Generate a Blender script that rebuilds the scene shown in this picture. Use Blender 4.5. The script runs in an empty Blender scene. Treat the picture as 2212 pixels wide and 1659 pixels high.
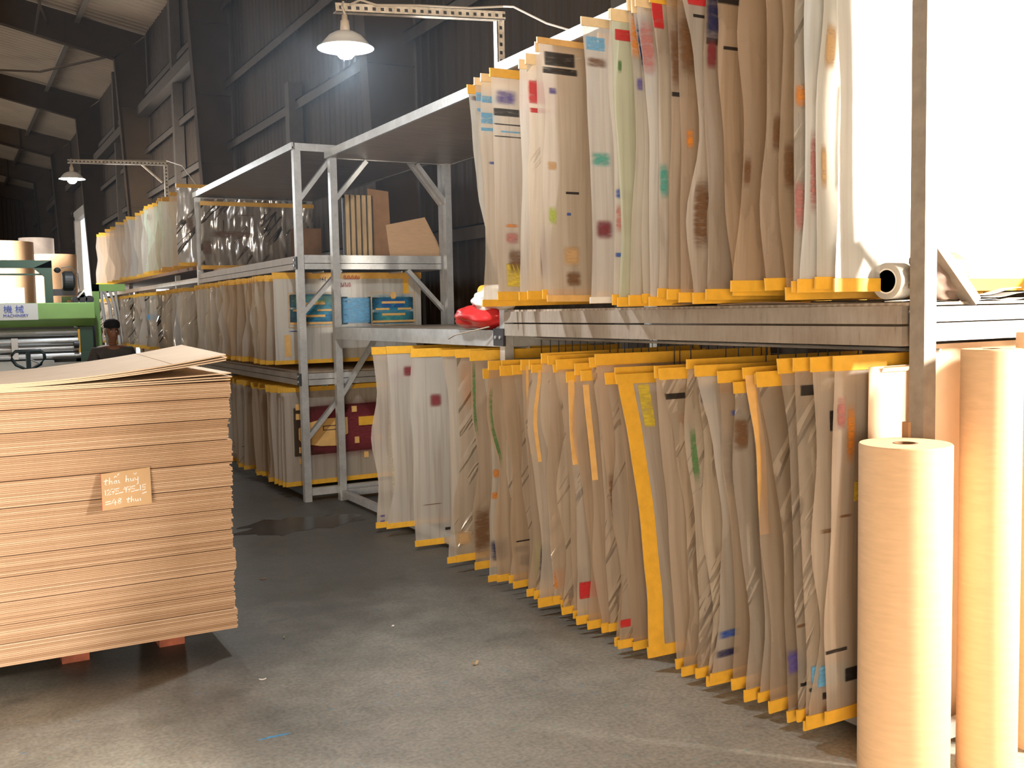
import bpy, bmesh, math, random
from mathutils import Vector, Matrix
random.seed(7)
C = bpy.context.scene.collection
S = bpy.context.scene
PI = math.pi

# ------------------------------------------------------------------ camera, world, lights, exposure
cam = bpy.data.cameras.new('camera'); co = bpy.data.objects.new('camera', cam); C.objects.link(co)
cam.sensor_width = 36.0; cam.lens = 36.0 * 2200 / 2212; cam.clip_end = 200
R = Matrix(((0.8736951685, 0.0530865311, -0.4835685812), (-0.4860648809, 0.0545138019, -0.8722208304), (-0.0199420166, 0.9971008302, 0.0734319439)))
M4 = R.to_4x4(); M4.translation = (0, 0, 1.55); co.matrix_world = M4
S.camera = co

w = bpy.data.worlds.new('world'); S.world = w; w.use_nodes = True
wn = w.node_tree; bg = wn.nodes['Background']
# overcast sky: bright over the open yard beyond the far door, dim and warm on the built-up side behind
wt = wn.nodes.new('ShaderNodeTexCoord'); ws = wn.nodes.new('ShaderNodeSeparateXYZ'); wn.links.new(wt.outputs['Generated'], ws.inputs[0])
wr = wn.nodes.new('ShaderNodeValToRGB'); wn.links.new(ws.outputs['Y'], wr.inputs[0])
wr.color_ramp.elements[0].position = .45; wr.color_ramp.elements[0].color = (.16, .12, .09, 1)
wr.color_ramp.elements[1].position = .75; wr.color_ramp.elements[1].color = (1, 1, 1, 1)
# sunlit yard seen low through the open gate on the right, behind the viewer
dp = wn.nodes.new('ShaderNodeVectorMath'); dp.operation = 'DOT_PRODUCT'; wn.links.new(wt.outputs['Generated'], dp.inputs[0]); dp.inputs[1].default_value = (.80, -.59, .10)
yr = wn.nodes.new('ShaderNodeMapRange'); yr.interpolation_type = 'SMOOTHSTEP'; wn.links.new(dp.outputs['Value'], yr.inputs[0]); yr.inputs[1].default_value = .78; yr.inputs[2].default_value = .96
ym_ = wn.nodes.new('ShaderNodeMix'); ym_.data_type = 'RGBA'; wn.links.new(yr.outputs[0], ym_.inputs[0]); wn.links.new(wr.outputs[0], ym_.inputs[6]); ym_.inputs[7].default_value = (1.3, 1.12, .92, 1)
wn.links.new(ym_.outputs[2], bg.inputs[0]); bg.inputs[1].default_value = 1.2

def area(name, loc, target, sx, sy, power, col, spread=180):
    l = bpy.data.lights.new(name, 'AREA'); l.shape = 'RECTANGLE'; l.size = sx; l.size_y = sy; l.energy = power; l.color = col; l.spread = math.radians(spread)
    o = bpy.data.objects.new(name, l); C.objects.link(o); o.location = loc
    o.rotation_euler = (Vector(target) - Vector(loc)).to_track_quat('-Z', 'Z').to_euler(); return o
# daylight falling through the gate on the near right
area('gate_daylight', (4.80, 0.2, 2.5), (2.2, 2.9, 1.0), 0.14, 0.8, 640, (1.0, 0.92, 0.80))
# unseen warm fill behind the viewer, added to brighten the hanging films
area('rear_daylight', (-2.25, -3.2, 1.25), (2.4, 4.5, 1.35), 2.2, 1.7, 540, (1.0, .83, .64))
# daylight from the open bays on the far left
area('bay_daylight', (-9.5, 36, 2.0), (2.0, 34, 9.5), 22, 4.0, 1500, (1.0, 0.92, 0.82))
area('left_bay_daylight', (-2.6, 16.9, 3.4), (1.4, 21.0, 2.2), 1.6, 1.6, 380, (1.0, 0.94, 0.86), 60)  # fill light added to brighten the paper reels, source unseen
# daylight through the side door behind the far rack
area('side_door_daylight', (4.8, 26.5, 1.5), (1.2, 20.3, 1.6), 3.6, 2.2, 900, (1.0, 0.95, 0.88))
S.view_settings.view_transform = 'Standard'; S.view_settings.look = 'None'
S.view_settings.exposure = 0.0; S.view_settings.gamma = 1.0; S.view_settings.use_curve_mapping = False
S.cycles.transparent_max_bounces = 7; S.cycles.max_bounces = 5; S.cycles.diffuse_bounces = 3
S.cycles.sample_clamp_indirect = 4.0; S.cycles.caustics_reflective = False; S.cycles.caustics_refractive = False

# ------------------------------------------------------------------ materials
def new_mat(name):
    m = bpy.data.materials.new(name); m.use_nodes = True
    nt = m.node_tree; b = nt.nodes['Principled BSDF']; return m, nt, b
def lk(nt, a, b): nt.links.new(a, b)
def nd(nt, t, **kw):
    n = nt.nodes.new(t)
    for k, v in kw.items(): setattr(n, k, v)
    return n
def coords(nt, scale=(1, 1, 1), world=False):
    m = nd(nt, 'ShaderNodeMapping'); m.inputs['Scale'].default_value = scale
    if world:
        g = nd(nt, 'ShaderNodeNewGeometry'); lk(nt, g.outputs['Position'], m.inputs[0])
    else:
        t = nd(nt, 'ShaderNodeTexCoord'); lk(nt, t.outputs['Object'], m.inputs[0])
    return m.outputs[0]
def noise(nt, vec, scale, detail=4, rough=.55):
    n = nd(nt, 'ShaderNodeTexNoise'); n.inputs['Scale'].default_value = scale; n.inputs['Detail'].default_value = detail
    n.inputs['Roughness'].default_value = rough; lk(nt, vec, n.inputs['Vector']); return n.outputs['Fac']
def ramp(nt, fac, stops):
    r = nd(nt, 'ShaderNodeValToRGB'); e = r.color_ramp.elements
    while len(e) < len(stops): e.new(.5)
    for el, (p, c) in zip(e, stops): el.position = p; el.color = (c[0], c[1], c[2], 1)
    lk(nt, fac, r.inputs[0]); return r.outputs[0]
def mixc(nt, fac, a, b, mode='MIX'):
    m = nd(nt, 'ShaderNodeMix', data_type='RGBA', blend_type=mode)
    if isinstance(fac, (int, float)): m.inputs[0].default_value = fac
    else: lk(nt, fac, m.inputs[0])
    for s, v in ((6, a), (7, b)):
        if isinstance(v, tuple): m.inputs[s].default_value = (v[0], v[1], v[2], 1)
        else: lk(nt, v, m.inputs[s])
    return m.outputs[2]
def bump(nt, b, h, strength=.3, dist=.01):
    n = nd(nt, 'ShaderNodeBump'); n.inputs['Strength'].default_value = strength; n.inputs['Distance'].default_value = dist
    lk(nt, h, n.inputs['Height']); lk(nt, n.outputs[0], b.inputs['Normal'])
MT = {}
def simple(name, col, rough=.6, metal=0, vary=.0, scale=8, stretch=(1, 1, 1), emit=0, bmp=0):
    m, nt, b = new_mat(name)
    b.inputs['Roughness'].default_value = rough; b.inputs['Metallic'].default_value = metal
    if name in ('wall_metal', 'column_paint', 'girt_steel'): b.inputs['Specular IOR Level'].default_value = .12
    if vary:
        f = noise(nt, coords(nt, stretch), scale, 5)
        lo = tuple(max(0, c * (1 - vary)) for c in col); hi = tuple(min(1, c * (1 + vary)) for c in col)
        lk(nt, ramp(nt, f, [(.3, lo), (.7, hi)]), b.inputs['Base Color'])
        if bmp: bump(nt, b, f, bmp)
    else: b.inputs['Base Color'].default_value = (*col, 1)
    if emit: b.inputs['Emission Color'].default_value = (*col, 1); b.inputs['Emission Strength'].default_value = emit
    MT[name] = m; return m
def rnd(nt):
    return nd(nt, 'ShaderNodeObjectInfo').outputs['Random']

simple('tape_yellow', (.80, .43, .045), .38, vary=.09, scale=25)
simple('tape_tan', (.78, .46, .16), .5, vary=.1, scale=20)
simple('tape_cream', (.84, .64, .38), .5, vary=.08, scale=20)
simple('kraft', (.68, .43, .24), .75, vary=.06, scale=14, stretch=(1, 1, 6), bmp=.04)
simple('kraft_dark', (.36, .19, .085), .8, vary=.15, scale=9)
simple('core_brown', (.22, .11, .05), .85)
simple('roof_panel', (.62, .51, .39), .55, vary=.12, scale=.7)
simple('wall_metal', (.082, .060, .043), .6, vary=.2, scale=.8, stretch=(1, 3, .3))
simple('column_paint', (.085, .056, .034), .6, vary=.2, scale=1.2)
simple('girt_steel', (.13, .108, .09), .5, vary=.1)
simple('post_dark', (.30, .25, .2), .5, metal=.2, vary=.15, scale=20)
simple('bracket_dark', (.06, .06, .065), .45, metal=.5)
simple('bolt_steel', (.8, .8, .78), .3, metal=.9)
simple('white_paint', (.8, .8, .78), .45, vary=.05)
simple('enamel_white', (.82, .83, .82), .3)
simple('angle_cream', (.62, .52, .40), .5, vary=.15, scale=30)
simple('hole_dark', (.02, .018, .015), .9)
simple('green_machine', (.235, .42, .12), .4, vary=.08, scale=4)
simple('green_dark', (.035, .085, .055), .45)
simple('black_rubber', (.02, .022, .024), .5)
simple('teal_black', (.012, .03, .035), .4)
simple('steel_roller', (.55, .56, .56), .3, metal=.9)
simple('steel_grey', (.38, .39, .38), .45, metal=.5, vary=.12, scale=6)
simple('red_wood', (.35, .10, .055), .75, vary=.35, scale=12)
simple('red_bag', (.62, .03, .03), .28, vary=.25, scale=6)
simple('white_bag', (.72, .68, .62), .32, vary=.12, scale=7)
simple('cloth_dark', (.22, .15, .115), .6, vary=.3, scale=9)
simple('paper_white', (.82, .78, .72), .6, vary=.05)
simple('paper_brown', (.26, .17, .11), .6, vary=.2, scale=6)
simple('clear_plastic', (.7, .72, .68), .08)
simple('skin', (.30, .13, .07), .55, vary=.06)
simple('shirt_grey', (.085, .075, .07), .85, vary=.12, scale=20)
simple('trousers', (.03, .03, .04), .85)
simple('cap_black', (.010, .011, .014), .9)
simple('shoe_black', (.02, .02, .02), .5)
simple('eye_white', (.5, .45, .4), .3)
simple('lip', (.22, .08, .06), .5)
simple('sign_white', (.75, .76, .72), .4)
simple('card_tan', (.60, .39, .21), .8, vary=.04)
simple('ink_edge', (.62, .03, .035), .5)
simple('ink_chalk', (.98, .96, .94), .8)
simple('sign_blue', (.06, .14, .6), .5)
simple('sign_red', (.5, .05, .05), .5)
simple('wood_slat', (.55, .38, .2), .7, vary=.2, scale=8, stretch=(4, 4, .6))
simple('dust_litter', (.55, .42, .25), .8)
simple('leaf_olive', (.22, .25, .10), .8)
simple('wire_grey', (.45, .38, .3), .5)
m, nt, b = new_mat('bulb'); b.inputs['Base Color'].default_value = (1, 1, 1, 1)
b.inputs['Emission Color'].default_value = (.78, .92, 1, 1); b.inputs['Emission Strength'].default_value = 90; MT['bulb'] = m

# galvanised steel with spangle
m, nt, b = new_mat('galvanised'); v = coords(nt, world=True)
vo = nd(nt, 'ShaderNodeTexVoronoi'); vo.inputs['Scale'].default_value = 45; lk(nt, v, vo.inputs['Vector'])
f = noise(nt, v, 7, 5)
c1 = ramp(nt, vo.outputs['Color'], [(0, (.50, .51, .51)), (1, (.66, .67, .66))])
lk(nt, mixc(nt, .5, c1, ramp(nt, f, [(.3, (.42, .40, .37)), (.7, (.72, .72, .70))])), b.inputs['Base Color'])
b.inputs['Metallic'].default_value = .55; b.inputs['Roughness'].default_value = .42; MT['galvanised'] = m
# scratched, ink-stained beam
m, nt, b = new_mat('beam_worn'); v = coords(nt, (1, 22, 3), world=True)
f = noise(nt, v, 3, 6, .7); g = noise(nt, coords(nt, world=True), 4, 5)
c1 = ramp(nt, f, [(.28, (.12, .085, .06)), (.40, (.32, .26, .205)), (.75, (.43, .365, .30))])
lk(nt, mixc(nt, .4, c1, ramp(nt, g, [(.3, (.30, .23, .17)), (.7, (.55, .5, .43))])), b.inputs['Base Color'])
b.inputs['Metallic'].default_value = .3; b.inputs['Roughness'].default_value = .5; MT['beam_worn'] = m
# honeycomb shelf board seen from below: fine ribs across
m, nt, b = new_mat('shelf_board'); v = coords(nt, (1, 1, 1), world=True)
wv = nd(nt, 'ShaderNodeTexWave'); wv.bands_direction = 'Y'; wv.inputs['Scale'].default_value = 9; wv.inputs['Distortion'].default_value = 2.2; wv.inputs['Detail'].default_value = 3
lk(nt, v, wv.inputs['Vector']); g = noise(nt, coords(nt, (.5, 6, 1), world=True), 5, 5)
lk(nt, mixc(nt, .5, ramp(nt, wv.outputs['Fac'], [(0, (.26, .19, .13)), (1, (.50, .40, .30))]), ramp(nt, g, [(.3, (.22, .16, .11)), (.7, (.56, .46, .36))])), b.inputs['Base Color'])
b.inputs['Roughness'].default_value = .38; bump(nt, b, wv.outputs['Fac'], .25, .004); MT['shelf_board'] = m
# concrete floor
m, nt, b = new_mat('concrete'); v = coords(nt, world=True)
f1 = noise(nt, v, .9, 6, .6); f2 = noise(nt, v, 9, 8, .7); f3 = noise(nt, v, 60, 3)
base = mixc(nt, .5, ramp(nt, f1, [(.3, (.15, .145, .12)), (.7, (.27, .25, .21))]), ramp(nt, f2, [(.3, (.13, .122, .10)), (.72, (.31, .285, .24))]))
base = mixc(nt, .25, base, ramp(nt, f3, [(.35, (.10, .09, .075)), (.65, (.42, .385, .33))]))
sp = noise(nt, coords(nt, (1, 1.6, 1), world=True), 26, 2)
cl = noise(nt, v, 3.1, 2)
splat = ramp(nt, sp, [(.655, (0, 0, 0)), (.70, (1, 1, 1))])
hue = ramp(nt, cl, [(.35, (.05, .22, .40)), (.5, (.09, .26, .22)), (.62, (.38, .20, .08))])
base = mixc(nt, mixc(nt, .6, (0, 0, 0), splat), base, hue)
st = noise(nt, coords(nt, (1.1, 1.5, 1), world=True), 2.3, 5, .6)
base = mixc(nt, ramp(nt, st, [(.62, (0, 0, 0)), (.74, (.5, .5, .5))]), base, (.05, .05, .048))
# dry dusty near slab and dark oiled aisle, lit foreground and aisle shade painted in, ragged edge
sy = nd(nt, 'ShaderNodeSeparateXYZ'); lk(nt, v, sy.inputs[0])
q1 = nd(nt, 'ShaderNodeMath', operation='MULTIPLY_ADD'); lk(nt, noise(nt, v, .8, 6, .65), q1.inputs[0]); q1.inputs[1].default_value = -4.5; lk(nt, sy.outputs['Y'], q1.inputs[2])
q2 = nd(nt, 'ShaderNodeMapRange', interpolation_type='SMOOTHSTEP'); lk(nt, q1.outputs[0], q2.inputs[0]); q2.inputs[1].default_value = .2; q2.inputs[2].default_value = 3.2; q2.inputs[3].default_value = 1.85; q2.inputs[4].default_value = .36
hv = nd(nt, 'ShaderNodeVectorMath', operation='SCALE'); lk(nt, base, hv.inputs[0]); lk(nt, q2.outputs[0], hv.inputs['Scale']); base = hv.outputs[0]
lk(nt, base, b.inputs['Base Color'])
lk(nt, ramp(nt, f1, [(.3, (.38, .38, .38)), (.7, (.62, .62, .62))]), b.inputs['Roughness'])
bump(nt, b, f2, .12, .01); MT['concrete'] = m
# dark floor tone, painted where the rack foot shadows fall
simple('ink_wet', (.022, .024, .026), .22, vary=.3, scale=5)
# corrugated cardboard, seen mostly on its cut edge
m, nt, b = new_mat('cardboard'); v = coords(nt, (.6, 6, 90)); f = noise(nt, v, 6, 4, .7); g = noise(nt, coords(nt, (3, 3, 60)), 9, 3)
c1 = ramp(nt, f, [(.25, (.40, .235, .13)), (.5, (.58, .37, .225)), (.75, (.74, .52, .36))])
c1 = mixc(nt, .55, c1, ramp(nt, rnd(nt), [(0, (.36, .205, .115)), (.4, (.52, .33, .20)), (.8, (.66, .45, .30)), (1, (.80, .60, .43))]))
lk(nt, c1, b.inputs['Base Color']); b.inputs['Roughness'].default_value = .8; bump(nt, b, g, .3, .004); MT['cardboard'] = m
simple('liner', (.80, .60, .42), .7, vary=.05, scale=6)
# slotted angle iron: rows of punched holes drawn in the paint
m, nt, b = new_mat('slotted_angle')
tc = nd(nt, 'ShaderNodeTexCoord'); sx = nd(nt, 'ShaderNodeSeparateXYZ'); lk(nt, tc.outputs['Object'], sx.inputs[0])
def mth(op, a, bb=None):
    n = nd(nt, 'ShaderNodeMath', operation=op)
    for k, x in enumerate((a, bb)):
        if x is None: continue
        if isinstance(x, (int, float)): n.inputs[k].default_value = x
        else: lk(nt, x, n.inputs[k])
    return n.outputs[0]
fr = mth('FRACT', mth('MULTIPLY', sx.outputs['X'], 22.0)); slot = mth('LESS_THAN', fr, .42)
ac = mth('ABSOLUTE', sx.outputs['Z']); band = mth('LESS_THAN', ac, .0085)
ay = mth('ABSOLUTE', sx.outputs['Y']); 
hole = mth('MULTIPLY', slot, band)
gg = noise(nt, coords(nt), 25, 4)
lk(nt, mixc(nt, hole, ramp(nt, gg, [(.3, (.40, .32, .24)), (.7, (.70, .62, .50))]), (.03, .025, .02)), b.inputs['Base Color'])
b.inputs['Roughness'].default_value = .5; MT['slotted_angle'] = m

# plastic printing film
def film_mat(name, col, clear, gloss, rough, bump_s=.15, trans=.5):
    m = bpy.data.materials.new(name); m.use_nodes = True; nt = m.node_tree; nt.nodes.clear()
    out = nd(nt, 'ShaderNodeOutputMaterial')
    v = coords(nt, (1, 1, .25)); f = noise(nt, v, 5, 4); r = rnd(nt)
    lo = tuple(c * .84 for c in col)
    sc3 = lambda a_, b_, c_: (col[0] * a_, col[1] * b_, col[2] * c_)
    c = mixc(nt, .5, ramp(nt, f, [(.3, lo), (.72, col)]), ramp(nt, r, [(0, sc3(.42, .36, .30)), (.22, sc3(.72, .64, .55)), (.45, sc3(1, .93, .84)), (.62, sc3(.62, .60, .58)), (.8, sc3(.95, .97, .98)), (1, sc3(.86, .94, 1.02))]))
    vst = noise(nt, coords(nt, (9, 1, .35)), 3, 3)
    c = mixc(nt, ramp(nt, vst, [(.48, (0, 0, 0)), (.72, (.45, .45, .45))]), c, sc3(.40, .34, .28))
    bn = nd(nt, 'ShaderNodeBump'); bn.inputs['Strength'].default_value = bump_s; bn.inputs['Distance'].default_value = {'film_silver': .09, 'film_clear': .035}.get(name, .02)
    mp = nd(nt, 'ShaderNodeMapping'); mp.inputs['Scale'].default_value = (1.2, 1, 9)
    mr_ = nd(nt, 'ShaderNodeMapping'); mr_.inputs['Rotation'].default_value = (0, math.radians(52), 0)
    tcc = nd(nt, 'ShaderNodeTexCoord'); of = nd(nt, 'ShaderNodeVectorMath', operation='ADD'); lk(nt, tcc.outputs['Object'], of.inputs[0])
    oi = nd(nt, 'ShaderNodeObjectInfo'); om = nd(nt, 'ShaderNodeMath', operation='MULTIPLY'); lk(nt, oi.outputs['Random'], om.inputs[0]); om.inputs[1].default_value = 37.0; lk(nt, om.outputs[0], of.inputs[1])
    lk(nt, of.outputs[0], mr_.inputs[0]); lk(nt, mr_.outputs[0], mp.inputs[0])
    wr_ = noise(nt, mp.outputs[0], 1.6, 2, .4)
    big = noise(nt, of.outputs[0], 2.2, 2)
    wrk = nd(nt, 'ShaderNodeMath', operation='MULTIPLY'); wk = 0.0 if name in ('film_milky', 'film_smoky', 'film_white', 'film_green') else 1.0
    lk(nt, ramp(nt, wr_, [(.56, (0, 0, 0)), (.66, (1, 1, 1))]), wrk.inputs[0]); lk(nt, ramp(nt, big, [(.42, (0, 0, 0)), (.56, (1, 1, 1))]), wrk.inputs[1])
    hs = nd(nt, 'ShaderNodeMath', operation='MULTIPLY_ADD'); lk(nt, wrk.outputs[0], hs.inputs[0]); hs.inputs[1].default_value = wk; lk(nt, noise(nt, coords(nt, (1.5, 1, .5)), 4, 2), hs.inputs[2])
    lk(nt, hs.outputs[0], bn.inputs['Height'])
    d = nd(nt, 'ShaderNodeBsdfDiffuse'); t = nd(nt, 'ShaderNodeBsdfTranslucent'); g = nd(nt, 'ShaderNodeBsdfGlossy'); tp = nd(nt, 'ShaderNodeBsdfTransparent')
    g.inputs['Roughness'].default_value = rough; g.inputs['Color'].default_value = (.95, .95, .95, 1)
    tp.inputs[0].default_value = (.97, .88, .76, 1)
    for n in (d, t): lk(nt, c, n.inputs['Color'])
    for n in (d, t, g): lk(nt, bn.outputs[0], n.inputs['Normal'])
    m1 = nd(nt, 'ShaderNodeMixShader'); m1.inputs[0].default_value = trans; lk(nt, d.outputs[0], m1.inputs[1]); lk(nt, t.outputs[0], m1.inputs[2])
    m2 = nd(nt, 'ShaderNodeMixShader'); m2.inputs[0].default_value = clear; lk(nt, m1.outputs[0], m2.inputs[1]); lk(nt, tp.outputs[0], m2.inputs[2])
    lw = nd(nt, 'ShaderNodeLayerWeight'); lw.inputs[0].default_value = .35; lk(nt, bn.outputs[0], lw.inputs['Normal'])
    mm = nd(nt, 'ShaderNodeMath', operation='MULTIPLY_ADD'); lk(nt, lw.outputs['Fresnel'], mm.inputs[0]); mm.inputs[1].default_value = gloss; mm.inputs[2].default_value = gloss * .25
    m3 = nd(nt, 'ShaderNodeMixShader'); lk(nt, mm.outputs[0], m3.inputs[0]); lk(nt, m2.outputs[0], m3.inputs[1]); lk(nt, g.outputs[0], m3.inputs[2])
    lk(nt, m3.outputs[0], out.inputs[0]); MT[name] = m
film_mat('film_milky', (.86, .79, .70), .42, .26, .20, .10, trans=.30)
film_mat('film_smoky', (.78, .62, .47), .50, .26, .18, .12, trans=.30)
film_mat('film_clear', (.86, .76, .63), .50, .32, .16, .5, trans=.30)
film_mat('film_white', (.84, .82, .77), .05, .2, .3, trans=.35)
film_mat('film_green', (.74, .80, .62), .14, .25, .28, trans=.32)
film_mat('film_silver', (.66, .61, .54), .12, .75, .18, 1.0)
# brushed ink
def ink(name, col, cover=.62, sc=(3, 3, 14), fade=.28):
    m = bpy.data.materials.new(name); m.use_nodes = True; nt = m.node_tree; b = nt.nodes['Principled BSDF']
    out = nt.nodes['Material Output']; b.inputs['Base Color'].default_value = (*col, 1); b.inputs['Roughness'].default_value = .45
    f = noise(nt, coords(nt, sc), 5, 5, .65)
    tcg = nd(nt, 'ShaderNodeTexCoord'); sp = nd(nt, 'ShaderNodeSeparateXYZ'); lk(nt, tcg.outputs['Generated'], sp.inputs[0])
    def edge(o):
        n1 = nd(nt, 'ShaderNodeMath', operation='SUBTRACT'); lk(nt, o, n1.inputs[0]); n1.inputs[1].default_value = .5
        n2 = nd(nt, 'ShaderNodeMath', operation='ABSOLUTE'); lk(nt, n1.outputs[0], n2.inputs[0])
        n3 = nd(nt, 'ShaderNodeMapRange', interpolation_type='SMOOTHSTEP'); lk(nt, n2.outputs[0], n3.inputs[0])
        n3.inputs[1].default_value = .5; n3.inputs[2].default_value = .5 - fade; n3.inputs[3].default_value = 0; n3.inputs[4].default_value = 1; return n3.outputs[0]
    em = nd(nt, 'ShaderNodeMath', operation='MULTIPLY'); lk(nt, edge(sp.outputs['X']), em.inputs[0]); lk(nt, edge(sp.outputs['Z']), em.inputs[1])
    a0 = ramp(nt, f, [(cover - .25, (.72, .72, .72)), (cover + .08, (.12, .12, .12))])
    a1 = nd(nt, 'ShaderNodeMath', operation='MULTIPLY'); lk(nt, a0, a1.inputs[0]); lk(nt, em.outputs[0], a1.inputs[1]); a = a1.outputs[0]
    tp = nd(nt, 'ShaderNodeBsdfTransparent'); mx = nd(nt, 'ShaderNodeMixShader')
    lk(nt, a, mx.inputs[0]); lk(nt, tp.outputs[0], mx.inputs[1]); lk(nt, b.outputs[0], mx.inputs[2]); lk(nt, mx.outputs[0], out.inputs[0]); MT[name] = m
INK = dict(red=(.62, .03, .035), blue=(.03, .10, .42), navy=(.02, .025, .10), black=(.018, .016, .016), sky=(.16, .46, .75), green=(.10, .24, .08), lime=(.50, .62, .10), orange=(.75, .28, .04),
           yellow=(.80, .62, .06), purple=(.13, .10, .36), brown=(.20, .10, .045), tan=(.66, .42, .2), teal=(.10, .42, .36), maroon=(.23, .035, .045), pink=(.55, .22, .2), cyan=(.05, .33, .50), pale=(.65, .55, .40))
for k, c in INK.items(): ink('ink_' + k, c, .75 if k in ('black', 'red', 'tan', 'maroon') else .66, fade=.10 if k in ('black', 'red', 'sky', 'yellow') else .34)

# ------------------------------------------------------------------ mesh helpers
class MB:
    def __init__(s): s.bm = bmesh.new()
    def box(s, a, b_):
        x0, y0, z0 = a; x1, y1, z1 = b_
        v = [s.bm.verts.new(p) for p in ((x0, y0, z0), (x1, y0, z0), (x1, y1, z0), (x0, y1, z0), (x0, y0, z1), (x1, y0, z1), (x1, y1, z1), (x0, y1, z1))]
        for f in ((3, 2, 1, 0), (4, 5, 6, 7), (0, 1, 5, 4), (1, 2, 6, 5), (2, 3, 7, 6), (3, 0, 4, 7)): s.bm.faces.new([v[i] for i in f])
        return s
    def prism(s, poly, d, o=(0, 0, 0)):          # poly: list of 3D points, extruded by vector d
        a = [s.bm.verts.new(Vector(p) + Vector(o)) for p in poly]; e = [s.bm.verts.new(Vector(p) + Vector(o) + Vector(d)) for p in poly]
        n = len(poly); s.bm.faces.new(a); s.bm.faces.new(e[::-1])
        for i in range(n): s.bm.faces.new((a[i], e[i], e[(i + 1) % n], a[(i + 1) % n]))
        bmesh.ops.recalc_face_normals(s.bm, faces=s.bm.faces); return s
    def bar(s, p, q, wdt, dep, up=(0, 0, 1)):    # square bar between two points
        p, q = Vector(p), Vector(q); d = (q - p).normalized(); u = Vector(up)
        if abs(d.dot(u)) > .95: u = Vector((1, 0, 0))
        sd = d.cross(u).normalized(); u = sd.cross(d)
        poly = [p + sd * a * wdt / 2 + u * c * dep / 2 for a, c in ((-1, -1), (1, -1), (1, 1), (-1, 1))]
        return s.prism(poly, q - p)
    def tube(s, pts, r, n=8, closed=False):
        pts = [Vector(p) for p in pts]; rings = []; N = len(pts)
        for i, p in enumerate(pts):
            if closed: d = pts[(i + 1) % N] - pts[i - 1]
            else: d = pts[min(i + 1, N - 1)] - pts[max(i - 1, 0)]
            d.normalize(); u = Vector((0, 0, 1)) if abs(d.z) < .9 else Vector((1, 0, 0))
            a = d.cross(u).normalized(); c = a.cross(d)
            rr = r[i] if isinstance(r, (list, tuple)) else r
            rings.append([s.bm.verts.new(p + a * math.cos(2 * PI * k / n) * rr + c * math.sin(2 * PI * k / n) * rr) for k in range(n)])
        for i in range(N if closed else N - 1):
            A, B = rings[i], rings[(i + 1) % N]
            for k in range(n): s.bm.faces.new((A[k], A[(k + 1) % n], B[(k + 1) % n], B[k]))
        if not closed: s.bm.faces.new(rings[0][::-1]); s.bm.faces.new(rings[-1])
        return s
    def lathe(s, prof, n=40, o=(0, 0, 0), axis='Z', closed=False):
        rings = []
        for r, z in prof:
            ring = []
            for k in range(n):
                a = 2 * PI * k / n; x, y = r * math.cos(a), r * math.sin(a)
                p = {'Z': (x, y, z), 'X': (z, x, y), 'Y': (x, z, y)}[axis]
                ring.append(s.bm.verts.new(Vector(p) + Vector(o)))
            rings.append(ring)
        m = len(rings)
        for i in range(m if closed else m - 1):
            A, B = rings[i], rings[(i + 1) % m]
            for k in range(n): s.bm.faces.new((A[k], A[(k + 1) % n], B[(k + 1) % n], B[k]))
        if not closed:
            for ring in (rings[0], rings[-1]): 
                try: s.bm.faces.new(ring)
                except ValueError: pass
        bmesh.ops.recalc_face_normals(s.bm, faces=s.bm.faces); return s
    def grid(s, fn, nu, nv, th=0):
        def layer(off):
            return [[s.bm.verts.new(Vector(fn(i / nu, j / nv)) + Vector(off)) for j in range(nv + 1)] for i in range(nu + 1)]
        A = layer((0, 0, 0))
        for i in range(nu):
            for j in range(nv): s.bm.faces.new((A[i][j], A[i + 1][j], A[i + 1][j + 1], A[i][j + 1]))
        if th:
            B = layer(th)
            for i in range(nu):
                for j in range(nv): s.bm.faces.new((B[i][j + 1], B[i + 1][j + 1], B[i + 1][j], B[i][j]))
            for i in range(nu):
                s.bm.faces.new((A[i][0], B[i][0], B[i + 1][0], A[i + 1][0])); s.bm.faces.new((A[i + 1][nv], B[i + 1][nv], B[i][nv], A[i][nv]))
            for j in range(nv):
                s.bm.faces.new((A[0][j + 1], B[0][j + 1], B[0][j], A[0][j])); s.bm.faces.new((A[nu][j], B[nu][j], B[nu][j + 1], A[nu][j + 1]))
            bmesh.ops.recalc_face_normals(s.bm, faces=s.bm.faces)
        return s
    def bevel(s, w_, seg=2, ang=40):
        es = [e for e in s.bm.edges if len(e.link_faces) == 2 and e.calc_face_angle(0) > math.radians(ang)]
        bmesh.ops.bevel(s.bm, geom=es, offset=w_, segments=seg, affect='EDGES', profile=.6); return s
    def build(s, name, mat, parent=None, smooth=False, label=None, at=None):
        me = bpy.data.meshes.new(name)
        if at is not None: bmesh.ops.translate(s.bm, verts=s.bm.verts, vec=-Vector(at))
        s.bm.to_mesh(me); s.bm.free()
        me.materials.append(MT[mat] if isinstance(mat, str) else mat)
        if smooth:
            for p in me.polygons: p.use_smooth = True
        o = bpy.data.objects.new(name, me); C.objects.link(o)
        off = Vector(); q = parent
        while q is not None: off += q.location; q = q.parent
        if parent is not None: o.parent = parent
        if at is None: me.transform(Matrix.Translation(-off))
        else: o.location = Vector(at) - off
        if label: o['label'] = label
        return o
def tag(o, label, cat, group=None, kind=None):
    o['label'] = label; o['category'] = cat
    if group: o['group'] = group
    if kind: o['kind'] = kind
    return o
def thing(name, label, cat, loc=(0, 0, 0), group=None):
    o = bpy.data.objects.new(name, None); C.objects.link(o); o.location = loc; o.empty_display_size = .1
    return tag(o, label, cat, group)
def struct(o): o['kind'] = 'structure'; return o
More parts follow.
